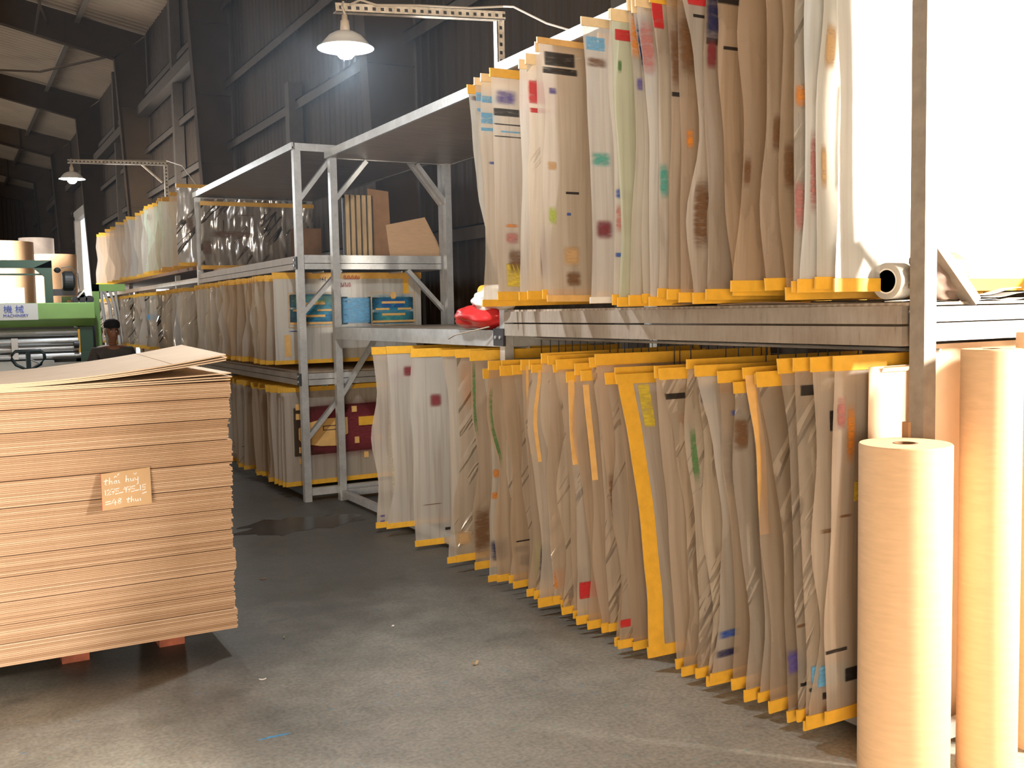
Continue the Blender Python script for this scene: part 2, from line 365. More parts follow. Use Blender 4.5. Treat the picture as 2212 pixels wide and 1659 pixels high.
def dup(root, loc, label=None):
    r = root.copy(); C.objects.link(r); r.location = loc
    if label: r['label'] = label
    for ch in root.children:
        c = ch.copy(); C.objects.link(c); c.parent = r
        for g in ch.children:
            d = g.copy(); C.objects.link(d); d.parent = c
    return r
ORD = ['first', 'second', 'third', 'fourth', 'fifth', 'sixth', 'seventh', 'eighth', 'ninth', 'tenth', 'eleventh', 'twelfth', 'thirteenth', 'fourteenth', 'fifteenth', 'sixteenth', 'seventeenth', 'eighteenth', 'nineteenth']
def ordinal(n):
    if n < 20: return ORD[n - 1]
    t, u = divmod(n, 10); T = {2: 'twent', 3: 'thirt', 4: 'fort', 5: 'fift'}[t]
    return T + 'ieth' if u == 0 else T + 'y-' + ORD[u - 1]

# ------------------------------------------------------------------ the building
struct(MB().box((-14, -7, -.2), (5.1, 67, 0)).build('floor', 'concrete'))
WX = 4.9                                       # inner face of the right wall
def corrug_wall(name, y0, y1, z0, z1):
    pr = []; y = y0; p = .21
    while y < y1 - p:
        pr += [(WX, y), (WX, y + .09), (WX + .014, y + .125), (WX + .014, y + .175)]; y += p
    pr.append((WX, y1)); mb = MB(); bm = mb.bm
    a = [bm.verts.new((x, yy, z0)) for x, yy in pr]; c = [bm.verts.new((x, yy, z1)) for x, yy in pr]
    for i in range(len(pr) - 1): bm.faces.new((a[i + 1], a[i], c[i], c[i + 1]))
    return struct(mb.build(name, 'wall_metal'))
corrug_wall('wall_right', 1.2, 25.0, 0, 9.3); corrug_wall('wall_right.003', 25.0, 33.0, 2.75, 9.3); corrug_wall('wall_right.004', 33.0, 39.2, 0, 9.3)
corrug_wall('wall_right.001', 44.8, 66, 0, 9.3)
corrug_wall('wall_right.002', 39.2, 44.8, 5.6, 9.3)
# the bright doorway in the right wall
dr = struct(MB().box((WX - .1, 38.95, 0), (WX + .12, 39.25, 5.6)).box((WX - .1, 44.75, 0), (WX + .12, 45.05, 5.6)).box((WX - .1, 38.95, 5.45), (WX + .12, 45.05, 5.8)).build('door_1', 'white_paint'))
struct(MB().box((WX - .06, 24.9, 0), (WX + .1, 25.05, 2.75)).box((WX - .06, 32.95, 0), (WX + .1, 33.1, 2.75)).box((WX - .06, 24.9, 2.7), (WX + .1, 33.1, 2.85)).build('door_2', 'white_paint'))
ew = MB(); bm = ew.bm; xs = []; x = -14.0
while x < 5.0: xs += [(x, 66.0), (x + .1, 66.0), (x + .13, 65.96), (x + .2, 65.96)]; x += .23
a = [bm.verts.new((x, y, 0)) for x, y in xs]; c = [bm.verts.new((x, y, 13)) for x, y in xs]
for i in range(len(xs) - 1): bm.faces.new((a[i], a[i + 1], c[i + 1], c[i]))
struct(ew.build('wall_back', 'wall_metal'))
# sloping sheet roof with ribs running down the slope
rf = MB(); bm = rf.bm; pr = []; y = -6.5
while y < 66: pr += [(y, 0), (y + .14, 0), (y + .17, .04), (y + .24, .04)]; y += .28
zr = lambda x: 8.78 + .2 * (WX - x) if x > -8 else 8.78 + .2 * (WX + 8) - .2 * (-8 - x)
for xa, xb in ((5.1, -8.0), (-8.0, -14.0)):
    a = [bm.verts.new((xa, yy, zr(xa) + d)) for yy, d in pr]; c = [bm.verts.new((xb, yy, zr(xb) + d)) for yy, d in pr]
    for i in range(len(pr) - 1): bm.faces.new((a[i], c[i], c[i + 1], a[i + 1]))
struct(rf.build('ceiling', 'roof_panel'))
# steel portal frames: tapered column and rafter, flange towards the hall
FY = [2.2, 11.0, 19.4, 27.9, 36.6, 45.6, 54.6, 63.4]
for i, y in enumerate(FY):
    fx = lambda z: 4.48 - .045 * z
    zk = 8.08
    mb = MB()
    mb.prism([(fx(0), y, 0), (WX - .02, y, 0), (WX - .02, y, 8.7), (fx(zk), y, zk + .05)], (0, .012, 0))
    mb.prism([(fx(zk), y, zk), (WX - .02, y, 8.74), (-8, y, zr(-8) - .05), (-8, y, zr(-8) - .45)], (0, .012, 0))
    # flanges
    mb.prism([(fx(0), y - .11, 0), (fx(0), y + .12, 0), (fx(zk), y + .12, zk), (fx(zk), y - .11, zk)], (-.015, 0, 0))
    mb.prism([(fx(zk) - .015, y - .11, zk), (fx(zk) - .015, y + .12, zk), (-8, y + .12, zr(-8) - .45), (-8, y - .11, zr(-8) - .45)], (0, 0, -.015))
    for z in (2.2, 4.35, 5.6, 6.9): mb.box((fx(z), y - .05, z), (WX - .02, y, z + .012))
    for x in (3.0, 1.4, -.4, -2.4): mb.box((x, y - .05, zk + (fx(zk) - x) * .185 + .01), (x + .012, y, zr(x) - .06))
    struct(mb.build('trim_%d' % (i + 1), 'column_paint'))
mb = MB()
for z in (1.2, 2.4, 3.6, 4.72, 5.85, 7.28):
    mb.box((WX - .14, 1.3, z), (WX - .03, 39, z + .018)); mb.box((WX - .14, 1.3, z - .13), (WX - .125, 39, z + .018))
    mb.box((WX - .14, 45.1, z), (WX - .03, 65.9, z + .018)); mb.box((WX - .14, 45.1, z - .13), (WX - .125, 65.9, z + .018))
struct(mb.build('trim_20', 'girt_steel'))
mb = MB()
for i in range(2, 7): mb.box((WX - .32, FY[i] + .12, 6.66), (WX - .05, FY[i + 1] - .12, 6.9))
struct(mb.build('trim_21', 'girt_steel'))
mb = MB()
for i in range(7):
    if i == 4: continue
    ym = (FY[i] + FY[i + 1]) / 2; zt = 5.0 if i == 1 else 8.7
    mb.box((WX - .24, ym - .1, 0), (WX - .03, ym + .1, zt))
struct(mb.build('trim_22', 'girt_steel'))
mb = MB()
for x in (3.3, 1.0, -1.5, -3.8, -6.1):
    mb.prism([(x - .03, -6, zr(x) - .22), (x + .03, -6, zr(x) - .22), (x + .03, -6, zr(x) - .01), (x - .03, -6, zr(x) - .01)], (0, 72, 0))
    mb.box((x - .09, -6, zr(x) - .23), (x + .03, 65.8, zr(x) - .22))
struct(mb.build('trim_23', 'post_dark'))
# brace rods under the roof
mb = MB()
for (p, q) in (((2.6, 27.8, 8.75), (1.0, 19.5, 8.9)), ((4.2, 27.9, 8.2), (2.8, 33, 8.7)), ((2.8, 33, 8.7), (-.5, 36.5, 9.3)), ((2.3, 24, 9.2), (2.3, 27.8, 8.5)), ((4.2, 19.4, 8.1), (1.0, 24, 9.2)), ((1, 24, 9.2), (-1, 27, 9.3))):
    mb.bar(p, q, .05, .05)
struct(mb.build('trim_24', 'column_paint'))

# ------------------------------------------------------------------ storage racks
def beam(root, name, a, b_, mat='galvanised', seam=True):
    mb = MB().box(a, b_); o = mb.bevel(.004, 1).build(name, mat, root); return o
def rack(label, X0, X1, Ys, ztop, lev, group=None, near=False):
    r = thing('storage_rack', label, 'rack', (X0, Ys[0], 0), group)
    p = .058
    for y in Ys:
        for x in (X0, X1 - p):
            MB().box((x, y, 0), (x + p, y + p, ztop)).bevel(.004, 1).build('post', 'post_dark' if (near and y == Ys[0] and x == X0) else 'galvanised', r)
    return r, p
# near rack: two bays, X 2.78 to 3.86
nr, p = rack('tall galvanised near rack filled with hanging films on both levels', 2.78, 3.86, [2.245, 5.09, 7.97], 2.80, None, near=True)
for (ya, yb, z0, z1, m_) in ((2.33, 5.085, 1.40, 1.466, 'beam_worn'), (2.33, 5.085, 1.474, 1.535, 'beam_worn'), (5.15, 7.965, 1.335, 1.43, 'galvanised')):
    beam(nr, 'front_beam', (2.775, ya, z0), (2.835, yb, z1), m_); beam(nr, 'back_beam', (3.80, ya, z0), (3.86, yb, z1), m_)
for y, z0, z1 in ((2.272, 1.415, 1.475), (2.272, 1.48, 1.53), (7.972, 1.335, 1.43), (5.095, 1.335, 1.43)):
    beam(nr, 'end_beam', (2.842, y, z0), (3.798, y + .05, z1))
MB().box((2.79, 2.30, 1.535), (3.85, 5.07, 1.545)).build('shelf', 'shelf_board', nr)
MB().box((2.82, 5.16, 1.40), (3.82, 7.95, 1.43)).build('shelf', 'shelf_board', nr)
for ya, yb, z in ((2.28, 5.10, 2.86), (5.12, 8.03, 2.80)):
    MB().box((2.76, ya, z), (3.88, yb, z + .018)).build('top_board', 'shelf_board', nr)
    MB().box((2.755, ya, z - .005), (2.775, yb, z + .055)).build('top_rail', 'galvanised', nr); MB().box((3.865, ya, z - .005), (3.885, yb, z + .055)).build('top_rail', 'galvanised', nr)
for y in (8.03,): MB().box((2.78, y - .02, 2.795), (3.86, y, 2.85)).build('top_rail', 'galvanised', nr)
for x in (2.79, 3.81): MB().box((x, 2.33, .03), (x + .045, 7.965, .085)).build('base_rail', 'galvanised', nr)
for y in (2.28, 5.1, 7.98): MB().box((2.842, y, .03), (3.798, y + .04, .085)).build('base_rail', 'galvanised', nr)
def brace(root, q0, q1, m_='galvanised'): MB().bar(q0, q1, .05, .035).build('brace', m_, root)
brace(nr, (2.82, 8.0, 2.46), (3.10, 8.0, 2.785)); brace(nr, (3.82, 8.0, 2.46), (3.55, 8.0, 2.785))
brace(nr, (2.82, 8.0, .86), (3.14, 8.0, 1.33)); brace(nr, (3.82, 8.0, .86), (3.5, 8.0, 1.33))
brace(nr, (2.82, 2.30, 1.80), (3.09, 2.30, 1.545), 'post_dark'); brace(nr, (3.82, 2.30, 1.80), (3.55, 2.30, 1.545), 'post_dark')
bk = MB().box((2.765, 5.08, 1.34), (2.782, 5.2, 1.44)).build('bracket', 'bracket_dark', nr)
for y in (5.11, 5.165): MB().lathe([(.0, -.008), (.010, -.008), (.010, .0), (.0, .0)], 8, (2.765, y, 1.39), 'X').build('bolt', 'bolt_steel', bk)
for x in (2.98, 3.52):
    MB().tube([(x, 2.34, 2.852), (x, 5.08, 2.852)], .007).build('hanging_rail', 'galvanised', nr)
    MB().tube([(x, 2.34, 1.378), (x, 5.08, 1.378)], .007).build('hanging_rail', 'galvanised', nr)
    MB().tube([(x, 5.16, 1.325), (x, 7.95, 1.325)], .007).build('hanging_rail', 'galvanised', nr)
# middle rack
mr, p = rack('long galvanised middle rack with three levels beyond the near rack', 2.51, 3.86, [8.06, 11.72], 2.86, None)
for z0, z1 in ((1.905, 1.95), (1.955, 2.005), (.96, 1.005), (1.01, 1.055)):
    beam(mr, 'front_beam', (2.505, 8.12, z0), (2.56, 11.715, z1), 'beam_worn'); beam(mr, 'back_beam', (3.81, 8.12, z0), (3.86, 11.715, z1), 'beam_worn')
for y in (8.062, 11.73):
    for z0, z1 in ((1.905, 1.95), (1.955, 2.02), (.96, 1.005), (1.01, 1.055)): beam(mr, 'end_beam', (2.572, y, z0), (3.798, y + .05, z1))
    MB().box((2.572, y, .05), (3.798, y + .05, .11)).build('base_rail', 'galvanised', mr)
for x in (2.515, 3.81): MB().box((x, 8.12, .05), (x + .045, 11.715, .1)).build('base_rail', 'bracket_dark', mr)
for z in (2.005, 1.056): MB().box((2.55, 8.13, z), (3.82, 11.70, z + .015)).build('shelf', 'shelf_board', mr)
MB().box((2.50, 8.06, 2.865), (3.88, 11.78, 2.882)).build('top_board', 'shelf_board', mr)
for a, b_ in (((2.495, 8.06), (2.512, 11.78)), ((3.865, 8.06), (3.885, 11.78))): MB().box((a[0], a[1], 2.86), (b_[0], b_[1], 2.915)).build('top_rail', 'galvanised', mr)
MB().box((2.52, 8.05, 2.85), (3.86, 8.062, 2.91)).build('top_rail', 'galvanised', mr); MB().box((2.52, 11.775, 2.86), (3.86, 11.79, 2.915)).build('top_rail', 'galvanised', mr)
for y in (8.09, 11.75):
    brace(mr, (2.55, y, 2.46), (2.86, y, 2.85)); brace(mr, (3.82, y, 2.46), (3.5, y, 2.85))
    brace(mr, (2.55, y, 1.55), (2.88, y, 1.90)); brace(mr, (3.82, y, 1.55), (3.48, y, 1.90))
    brace(mr, (2.55, y, .52), (2.94, y, .955)); brace(mr, (3.82, y, .52), (3.44, y, .955))
    if y > 10: brace(mr, (2.55, y, 2.28), (2.78, y, 2.01)); brace(mr, (3.82, y, 2.28), (3.6, y, 2.01))
for z in (.96, 1.905):
    bk = MB().box((2.497, 8.05, z), (2.511, 8.13, z + .1)).build('bracket', 'bracket_dark', mr)
    for zz in (.03, .075): MB().lathe([(.0, -.008), (.010, -.008), (.010, .0), (.0, .0)], 8, (2.497, 8.09, z + zz), 'X').build('bolt', 'bolt_steel', bk)
for x in (2.75, 3.45):
    MB().tube([(x, 8.13, 1.888), (x, 11.70, 1.888)], .007).build('hanging_rail', 'galvanised', mr); MB().tube([(x, 8.13, .945), (x, 11.70, .945)], .007).build('hanging_rail', 'galvanised', mr)
# far rack
fr_, p = rack('far galvanised rack in shadow beside the green machine', 2.6, 3.86, [12.1, 13.45, 17.2, 20.3], 2.06, None)
for z0, z1 in ((1.93, 1.985),): beam(fr_, 'front_beam', (2.59, 12.16, z0), (2.64, 20.3, z1)); beam(fr_, 'back_beam', (3.81, 12.16, z0), (3.86, 20.3, z1))
MB().box((2.5, 11.95, 2.062), (3.9, 20.4, 2.10)).build('shelf', 'core_brown', fr_)
for x in (2.8, 3.4):
    MB().tube([(x, 12.16, 1.91), (x, 20.3, 1.91)], .007).build('hanging_rail', 'galvanised', fr_)
    for y in (12.2, 15.5, 20.2): MB().tube([(x, y, 2.1), (x, y, 3.06)], .012).build('hanger_post', 'galvanised', fr_)
    MB().tube([(x, 12.1, 3.055), (x, 20.3, 3.055)], .008).build('hanging_rail', 'galvanised', fr_)

# ------------------------------------------------------------------ hanging printing films
def interp(vals, v):
    n = len(vals) - 1; t = min(max(v, 0), 1) * n; i = min(int(t), n - 1); f = t - i; f = f * f * (3 - 2 * f)
    return vals[i] * (1 - f) + vals[i + 1] * f
def film(label, group, mat, x0, wd, y, zt, zb, rod, rodx, marks=(), sway=None, lean=0., amp=.012, curl=0., tape='tape_yellow', seed=0, tape_h=.042, strips=(), detail=16, top=None):
    rg = random.Random(seed); ph = [rg.uniform(0, 6.28) for _ in range(5)]
    sway = sway or [0, rg.uniform(-.012, .012), rg.uniform(-.02, .015), rg.uniform(-.02, .015), rg.uniform(-.02, .01)]
    tilt = rg.uniform(-.010, .010); h = zt - zb
    def F(u, v):
        e = (1 - u) ** 2
        x = x0 + wd * u + interp(sway, v) * e
        k = min(1, v * 4)                                         # straight where it is gripped at the top
        yy = y + lean * v + k * amp * (math.sin(ph[0] + 4.1 * v + 2 * u) + .6 * math.sin(ph[1] + 9 * v - 3 * u) * e + .7 * math.sin(ph[2] + 5 * u)) + curl * e * e * math.sin(PI * v)
        return (x, yy, zt - h * v + tilt * u)
    root = thing('printing_film', label, 'film', (x0 + wd / 2, y, zb), group)
    MB().grid(F, 10, detail).build('film_sheet', mat, root, smooth=True)
    th = tape_h / h; off = .004
    def patch(nm, u0, u1, v0, v1, m, d=off, nu=4, nv=4, lab=None):
        MB().grid(lambda a, b_: (lambda P: (P[0], P[1] - d, P[2]))(F(u0 + (u1 - u0) * a, v0 + (v1 - v0) * b_)), nu, nv, (0, 2 * d if nm == 'tape_strip' else d * .5, 0)).build(nm, m, root, smooth=False, label=lab)
    patch('tape_strip', -.006, 1.006, -.004, th * rg.uniform(.8, 1.25), top or tape, nu=10, nv=2)
    patch('tape_strip', -.006, 1.006, 1 - th * rg.uniform(.7, 1.0), 1.004, tape, nu=10, nv=2)
    for (u0, u1, v0, v1, m) in marks: patch('ink_mark', u0, u1, v0, v1, 'ink_' + m, d=.003, nv=max(2, int((v1 - v0) * 16)), lab=m + ' ink mark')
    for (u0, u1, v0, v1, m) in strips: patch('adhesive_strip', u0, u1, v0, v1, m, d=.005, nv=max(2, int((v1 - v0) * 20)), lab=('yellow' if m == 'tape_yellow' else 'tan') + ' tape strip on the film')
    for x in rodx:
        u = (x - x0) / wd; P = F(u, 0)
        if rod - P[2] > .002: MB().box((x - .002, y - .0015, P[2] - .01), (x + .002, y + .0015, rod + .004)).build('hanger', 'bracket_dark', root)
    return root
COLS = ['red', 'blue', 'navy', 'black', 'sky', 'green', 'orange', 'purple', 'teal', 'maroon', 'tan', 'brown', 'black', 'tan', 'brown']
def random_marks(rg, umax, n):
    out = []
    for _ in range(n):
        c = rg.choice(COLS); u = rg.uniform(.005, umax * .7); v = rg.choice([rg.uniform(.06, .3), rg.uniform(.3, .7), rg.uniform(.75, .92)])
        if rg.random() < .5: out.append((u, u + rg.uniform(.05, .16), v, v + rg.uniform(.006, .015), c))
        else: out.append((u, u + rg.uniform(.05, .14), v, min(.95, v + rg.uniform(.03, .12)), c))
    return out
def feat_of(marks, strips):
    if strips: return 'with %s strip' % ('yellow' if strips[0][4] == 'tape_yellow' else 'tan')
    if marks:
        m = max(marks, key=lambda q: (q[1] - q[0]) * (q[3] - q[2])); k = 'block' if m[3] - m[2] > .03 else 'line'
        return 'with %s %s' % (m[4], k)
    return 'without marks'
def row(specs, tier, landmark, group, x0, wd, rod, rodx, zt, zb, base_seed, drop=.035, detail=16, umax=.25, sw=.02, lk_=1.0, top=None):
    # specs run from the near end backwards
    for k, sp in enumerate(specs):
        rg = random.Random(base_seed + k)
        y = sp['y']; marks = sp.get('m'); strips = sp.get('s', ())
        if marks is None: marks = random_marks(rg, umax, rg.choice([0, 0, 1, 1, 2]))
        mat = sp.get('mat') or rg.choice(['film_milky'] * 5 + ['film_smoky'] * 3 + ['film_clear'] * 2)
        adj = {'film_milky': 'milky', 'film_smoky': 'smoky', 'film_clear': 'clear', 'film_white': 'white', 'film_green': 'greenish', 'film_silver': 'glossy'}[mat]
        lab = '%s film %s, %s from the %s in the %s' % (adj, feat_of(marks, strips), ordinal(k + 1), landmark, tier)
        film(lab, group, mat, sp.get('x', x0 + rg.uniform(-.02, .025)), sp.get('w', wd + rg.uniform(-.04, .03)), y, sp.get('zt', zt - drop * rg.random()), sp.get('zb', zb + rg.uniform(-.02, .03)), rod, rodx, marks,
             sp.get('sway') or [rg.uniform(-.4, .4) * sw, rg.uniform(-1, 1) * sw, rg.uniform(-1, 1) * sw, rg.uniform(-1, 1) * sw, rg.uniform(-1, .3) * sw], sp.get('lean', rg.uniform(-.02, .01)) * lk_, sp.get('amp', .011), sp.get('curl', 0), sp.get('tape', 'tape_yellow'), base_seed * 7 + k, sp.get('th', .042), strips, detail, sp.get('tt') or (top if rg.random() < .75 else None))
# --- upper row of the near rack, listed from the corner post backwards
U = [
 dict(y=2.455, x=2.605, m=[(.22, .28, .02, .06, 'yellow'), (.11, .125, .42, .72, 'black'), (.20, .26, .45, .62, 'tan'), (.2, .25, .62, .8, 'pale')], mat='film_white', amp=.006, zt=2.82, lean=.0, w=1.06),
 dict(y=2.50, x=2.58, m=[(.04, .09, .0, .05, 'navy'), (.01, .06, .1, .2, 'tan'), (.02, .07, .28, .42, 'tan'), (.02, .05, .6, .74, 'tan')], mat='film_white', amp=.008, zt=2.83, lean=.0),
 dict(y=2.55, x=2.56, m=[(.0, .05, .05, .09, 'navy'), (.02, .06, .55, .8, 'pink')], mat='film_white', amp=.006, zt=2.83, lean=.0),
 dict(y=2.61, x=2.57, m=[(0, .06, .42, .49, 'orange'), (.0, .05, .68, .84, 'pink')], mat='film_clear', sway=[.03, .0, -.01, -.01, -.03], amp=.008),
 dict(y=2.70, x=2.57, m=[(.02, .08, .55, .7, 'brown')], mat='film_smoky', sway=[.0, .02, .02, .01, .03]),
 dict(y=2.755, x=2.57, m=[(.03, .08, .48, .6, 'brown')], mat='film_smoky', sway=[-.01, .015, .01, -.015, .01], amp=.01),
 dict(y=2.86, x=2.56, m=[(.0, .04, .6, .7, 'brown')], mat='film_smoky', amp=.014),
 dict(y=2.97, x=2.56, m=[(0, .10, 0.05, .12, 'black'), (.02, .09, .24, .25, 'black')], mat='film_smoky', sway=[-.03, .0, .03, .01, .05], amp=.016),
 dict(y=3.06, x=2.57, m=[(0, .07, .05, .22, 'navy'), (.01, .06, .2, .3, 'maroon')], mat='film_milky'),
 dict(y=3.13, x=2.56, m=[(.02, .10, .06, .10, 'red'), (.03, .08, .125, .135, 'black'), (.02, .09, .6, .85, 'brown')], mat='film_milky', sway=[-.07, -.01, .02, -.035, .0], amp=.012),
 dict(y=3.235, x=2.565, mat='film_smoky', m=[(0, .08, .08, .3, 'brown'), (.02, .06, .45, .52, 'orange')]),
 dict(y=3.30, x=2.56, m=[(.0, .07, .10, .34, 'brown'), (.0, .06, .33, .345, 'black')], mat='film_smoky', sway=[0, .01, .02, .01, 0]),
 dict(y=3.38, x=2.555, m=[(.0, .05, .03, .12, 'red'), (0, .05, .55, .68, 'teal')], mat='film_milky', sway=[-.01, .03, .03, .02, .02]),
 dict(y=3.455, x=2.56, m=[(.0, .06, .06, .26, 'pink')], mat='film_milky', sway=[-.03, .0, .02, .02, .02]),
 dict(y=3.51, x=2.57, m=[(.0, .06, .04, .24, 'navy'), (.02, .05, .28, .31, 'blue')], mat='film_milky', sway=[-.02, .03, .04, .03, .03]),
 dict(y=3.56, x=2.56, m=[(.0, .06, .04, .2, 'orange'), (.01, .06, .25, .3, 'purple')], mat='film_milky'),
 dict(y=3.655, x=2.56, m=[(.01, .11, .06, .10, 'red'), (.02, .04, .16, .21, 'green'), (.09, .11, .5, .52, 'black'), (.09, .115, .68, .7, 'black'), (.09, .115, .8, .815, 'black')], mat='film_green', sway=[-.015, .0, .015, .02, .005], amp=.006),
 dict(y=3.70, x=2.57, m=[(.0, .06, .6, .64, 'blue'), (.0, .06, .65, .76, 'pink'), (.0, .05, .82, .84, 'blue')], mat='film_milky'),
 dict(y=3.875, x=2.56, m=[(.01, .11, .06, .11, 'sky'), (.0, .12, .13, .17, 'brown'), (.0, .12, .46, .52, 'teal'), (.01, .12, .7, .78, 'maroon')], mat='film_milky', sway=[-.02, .0, .01, .01, .005], amp=.008, th=.03, tape='paper_white'),
 dict(y=3.99, x=2.70, m=[], mat='film_smoky'),
 dict(y=4.26, x=2.56, m=[(.02, .19, .045, .10, 'black'), (.0, .2, .105, .13, 'black'), (.02, .07, .18, .21, 'purple'), (.02, .08, .46, .50, 'tan'), (.12, .2, .575, .585, 'black'), (.02, .07, .63, .71, 'lime'), (.09, .2, .78, .87, 'tan'), (.1, .2, .88, .95, 'brown'), (.12, .15, .655, .67, 'blue')], mat='film_milky', sway=[-.02, .01, -.01, .005, .01], amp=.008, zt=2.835, th=.03, tape='tape_tan'),
 dict(y=4.325, x=2.565, mat='film_milky', m=[], zt=2.83),
 dict(y=4.43, x=2.57, m=[(.0, .16, .10, .2, 'red'), (.0, .16, .215, .235, 'red'), (.06, .15, .70, .93, 'maroon'), (.1, .16, .8, .92, 'orange')], mat='film_clear', zt=2.80),
 dict(y=4.51, x=2.575, mat='film_milky', zt=2.79),
 dict(y=4.77, x=2.56, m=[(.0, .16, .165, .2, 'black'), (.01, .15, .08, .155, 'purple'), (.0, .17, .232, .238, 'black'), (.0, .17, .285, .29, 'black'), (.04, .16, .262, .27, 'sky'), (.05, .14, .665, .685, 'orange'), (.05, .14, .7, .76, 'pink'), (.06, .16, .77, .9, 'brown'), (.05, .14, .84, .95, 'yellow')], mat='film_milky', sway=[-.005, .0, .005, .005, .01], amp=.006, zt=2.80),
 dict(y=4.90, x=2.565, m=[(.0, .1, .09, .12, 'sky'), (.0, .1, .16, .21, 'sky'), (.0, .1, .225, .24, 'sky'), (.03, .1, .37, .385, 'blue')], mat='film_milky', zt=2.80),
 dict(y=4.96, x=2.56, m=[(.0, .06, .06, .10, 'sky'), (.0, .06, .13, .145, 'sky')], mat='film_milky', zt=2.79, sway=[0, .01, .03, .06, .12]),
 dict(y=5.045, x=2.56, m=[(.0, .16, .045, .075, 'brown'), (.03, .13, .115, .14, 'brown'), (.12, .17, .72, .735, 'black')], mat='film_white', zt=2.77, sway=[0, .02, .04, .09, .2], amp=.008, zb=1.66)]
row(U, 'upper near row', 'corner post', 'films in the upper row of the near rack', 2.56, 1.06, 2.852, (2.98, 3.52), 2.835, 1.575, 100, top='tape_cream')
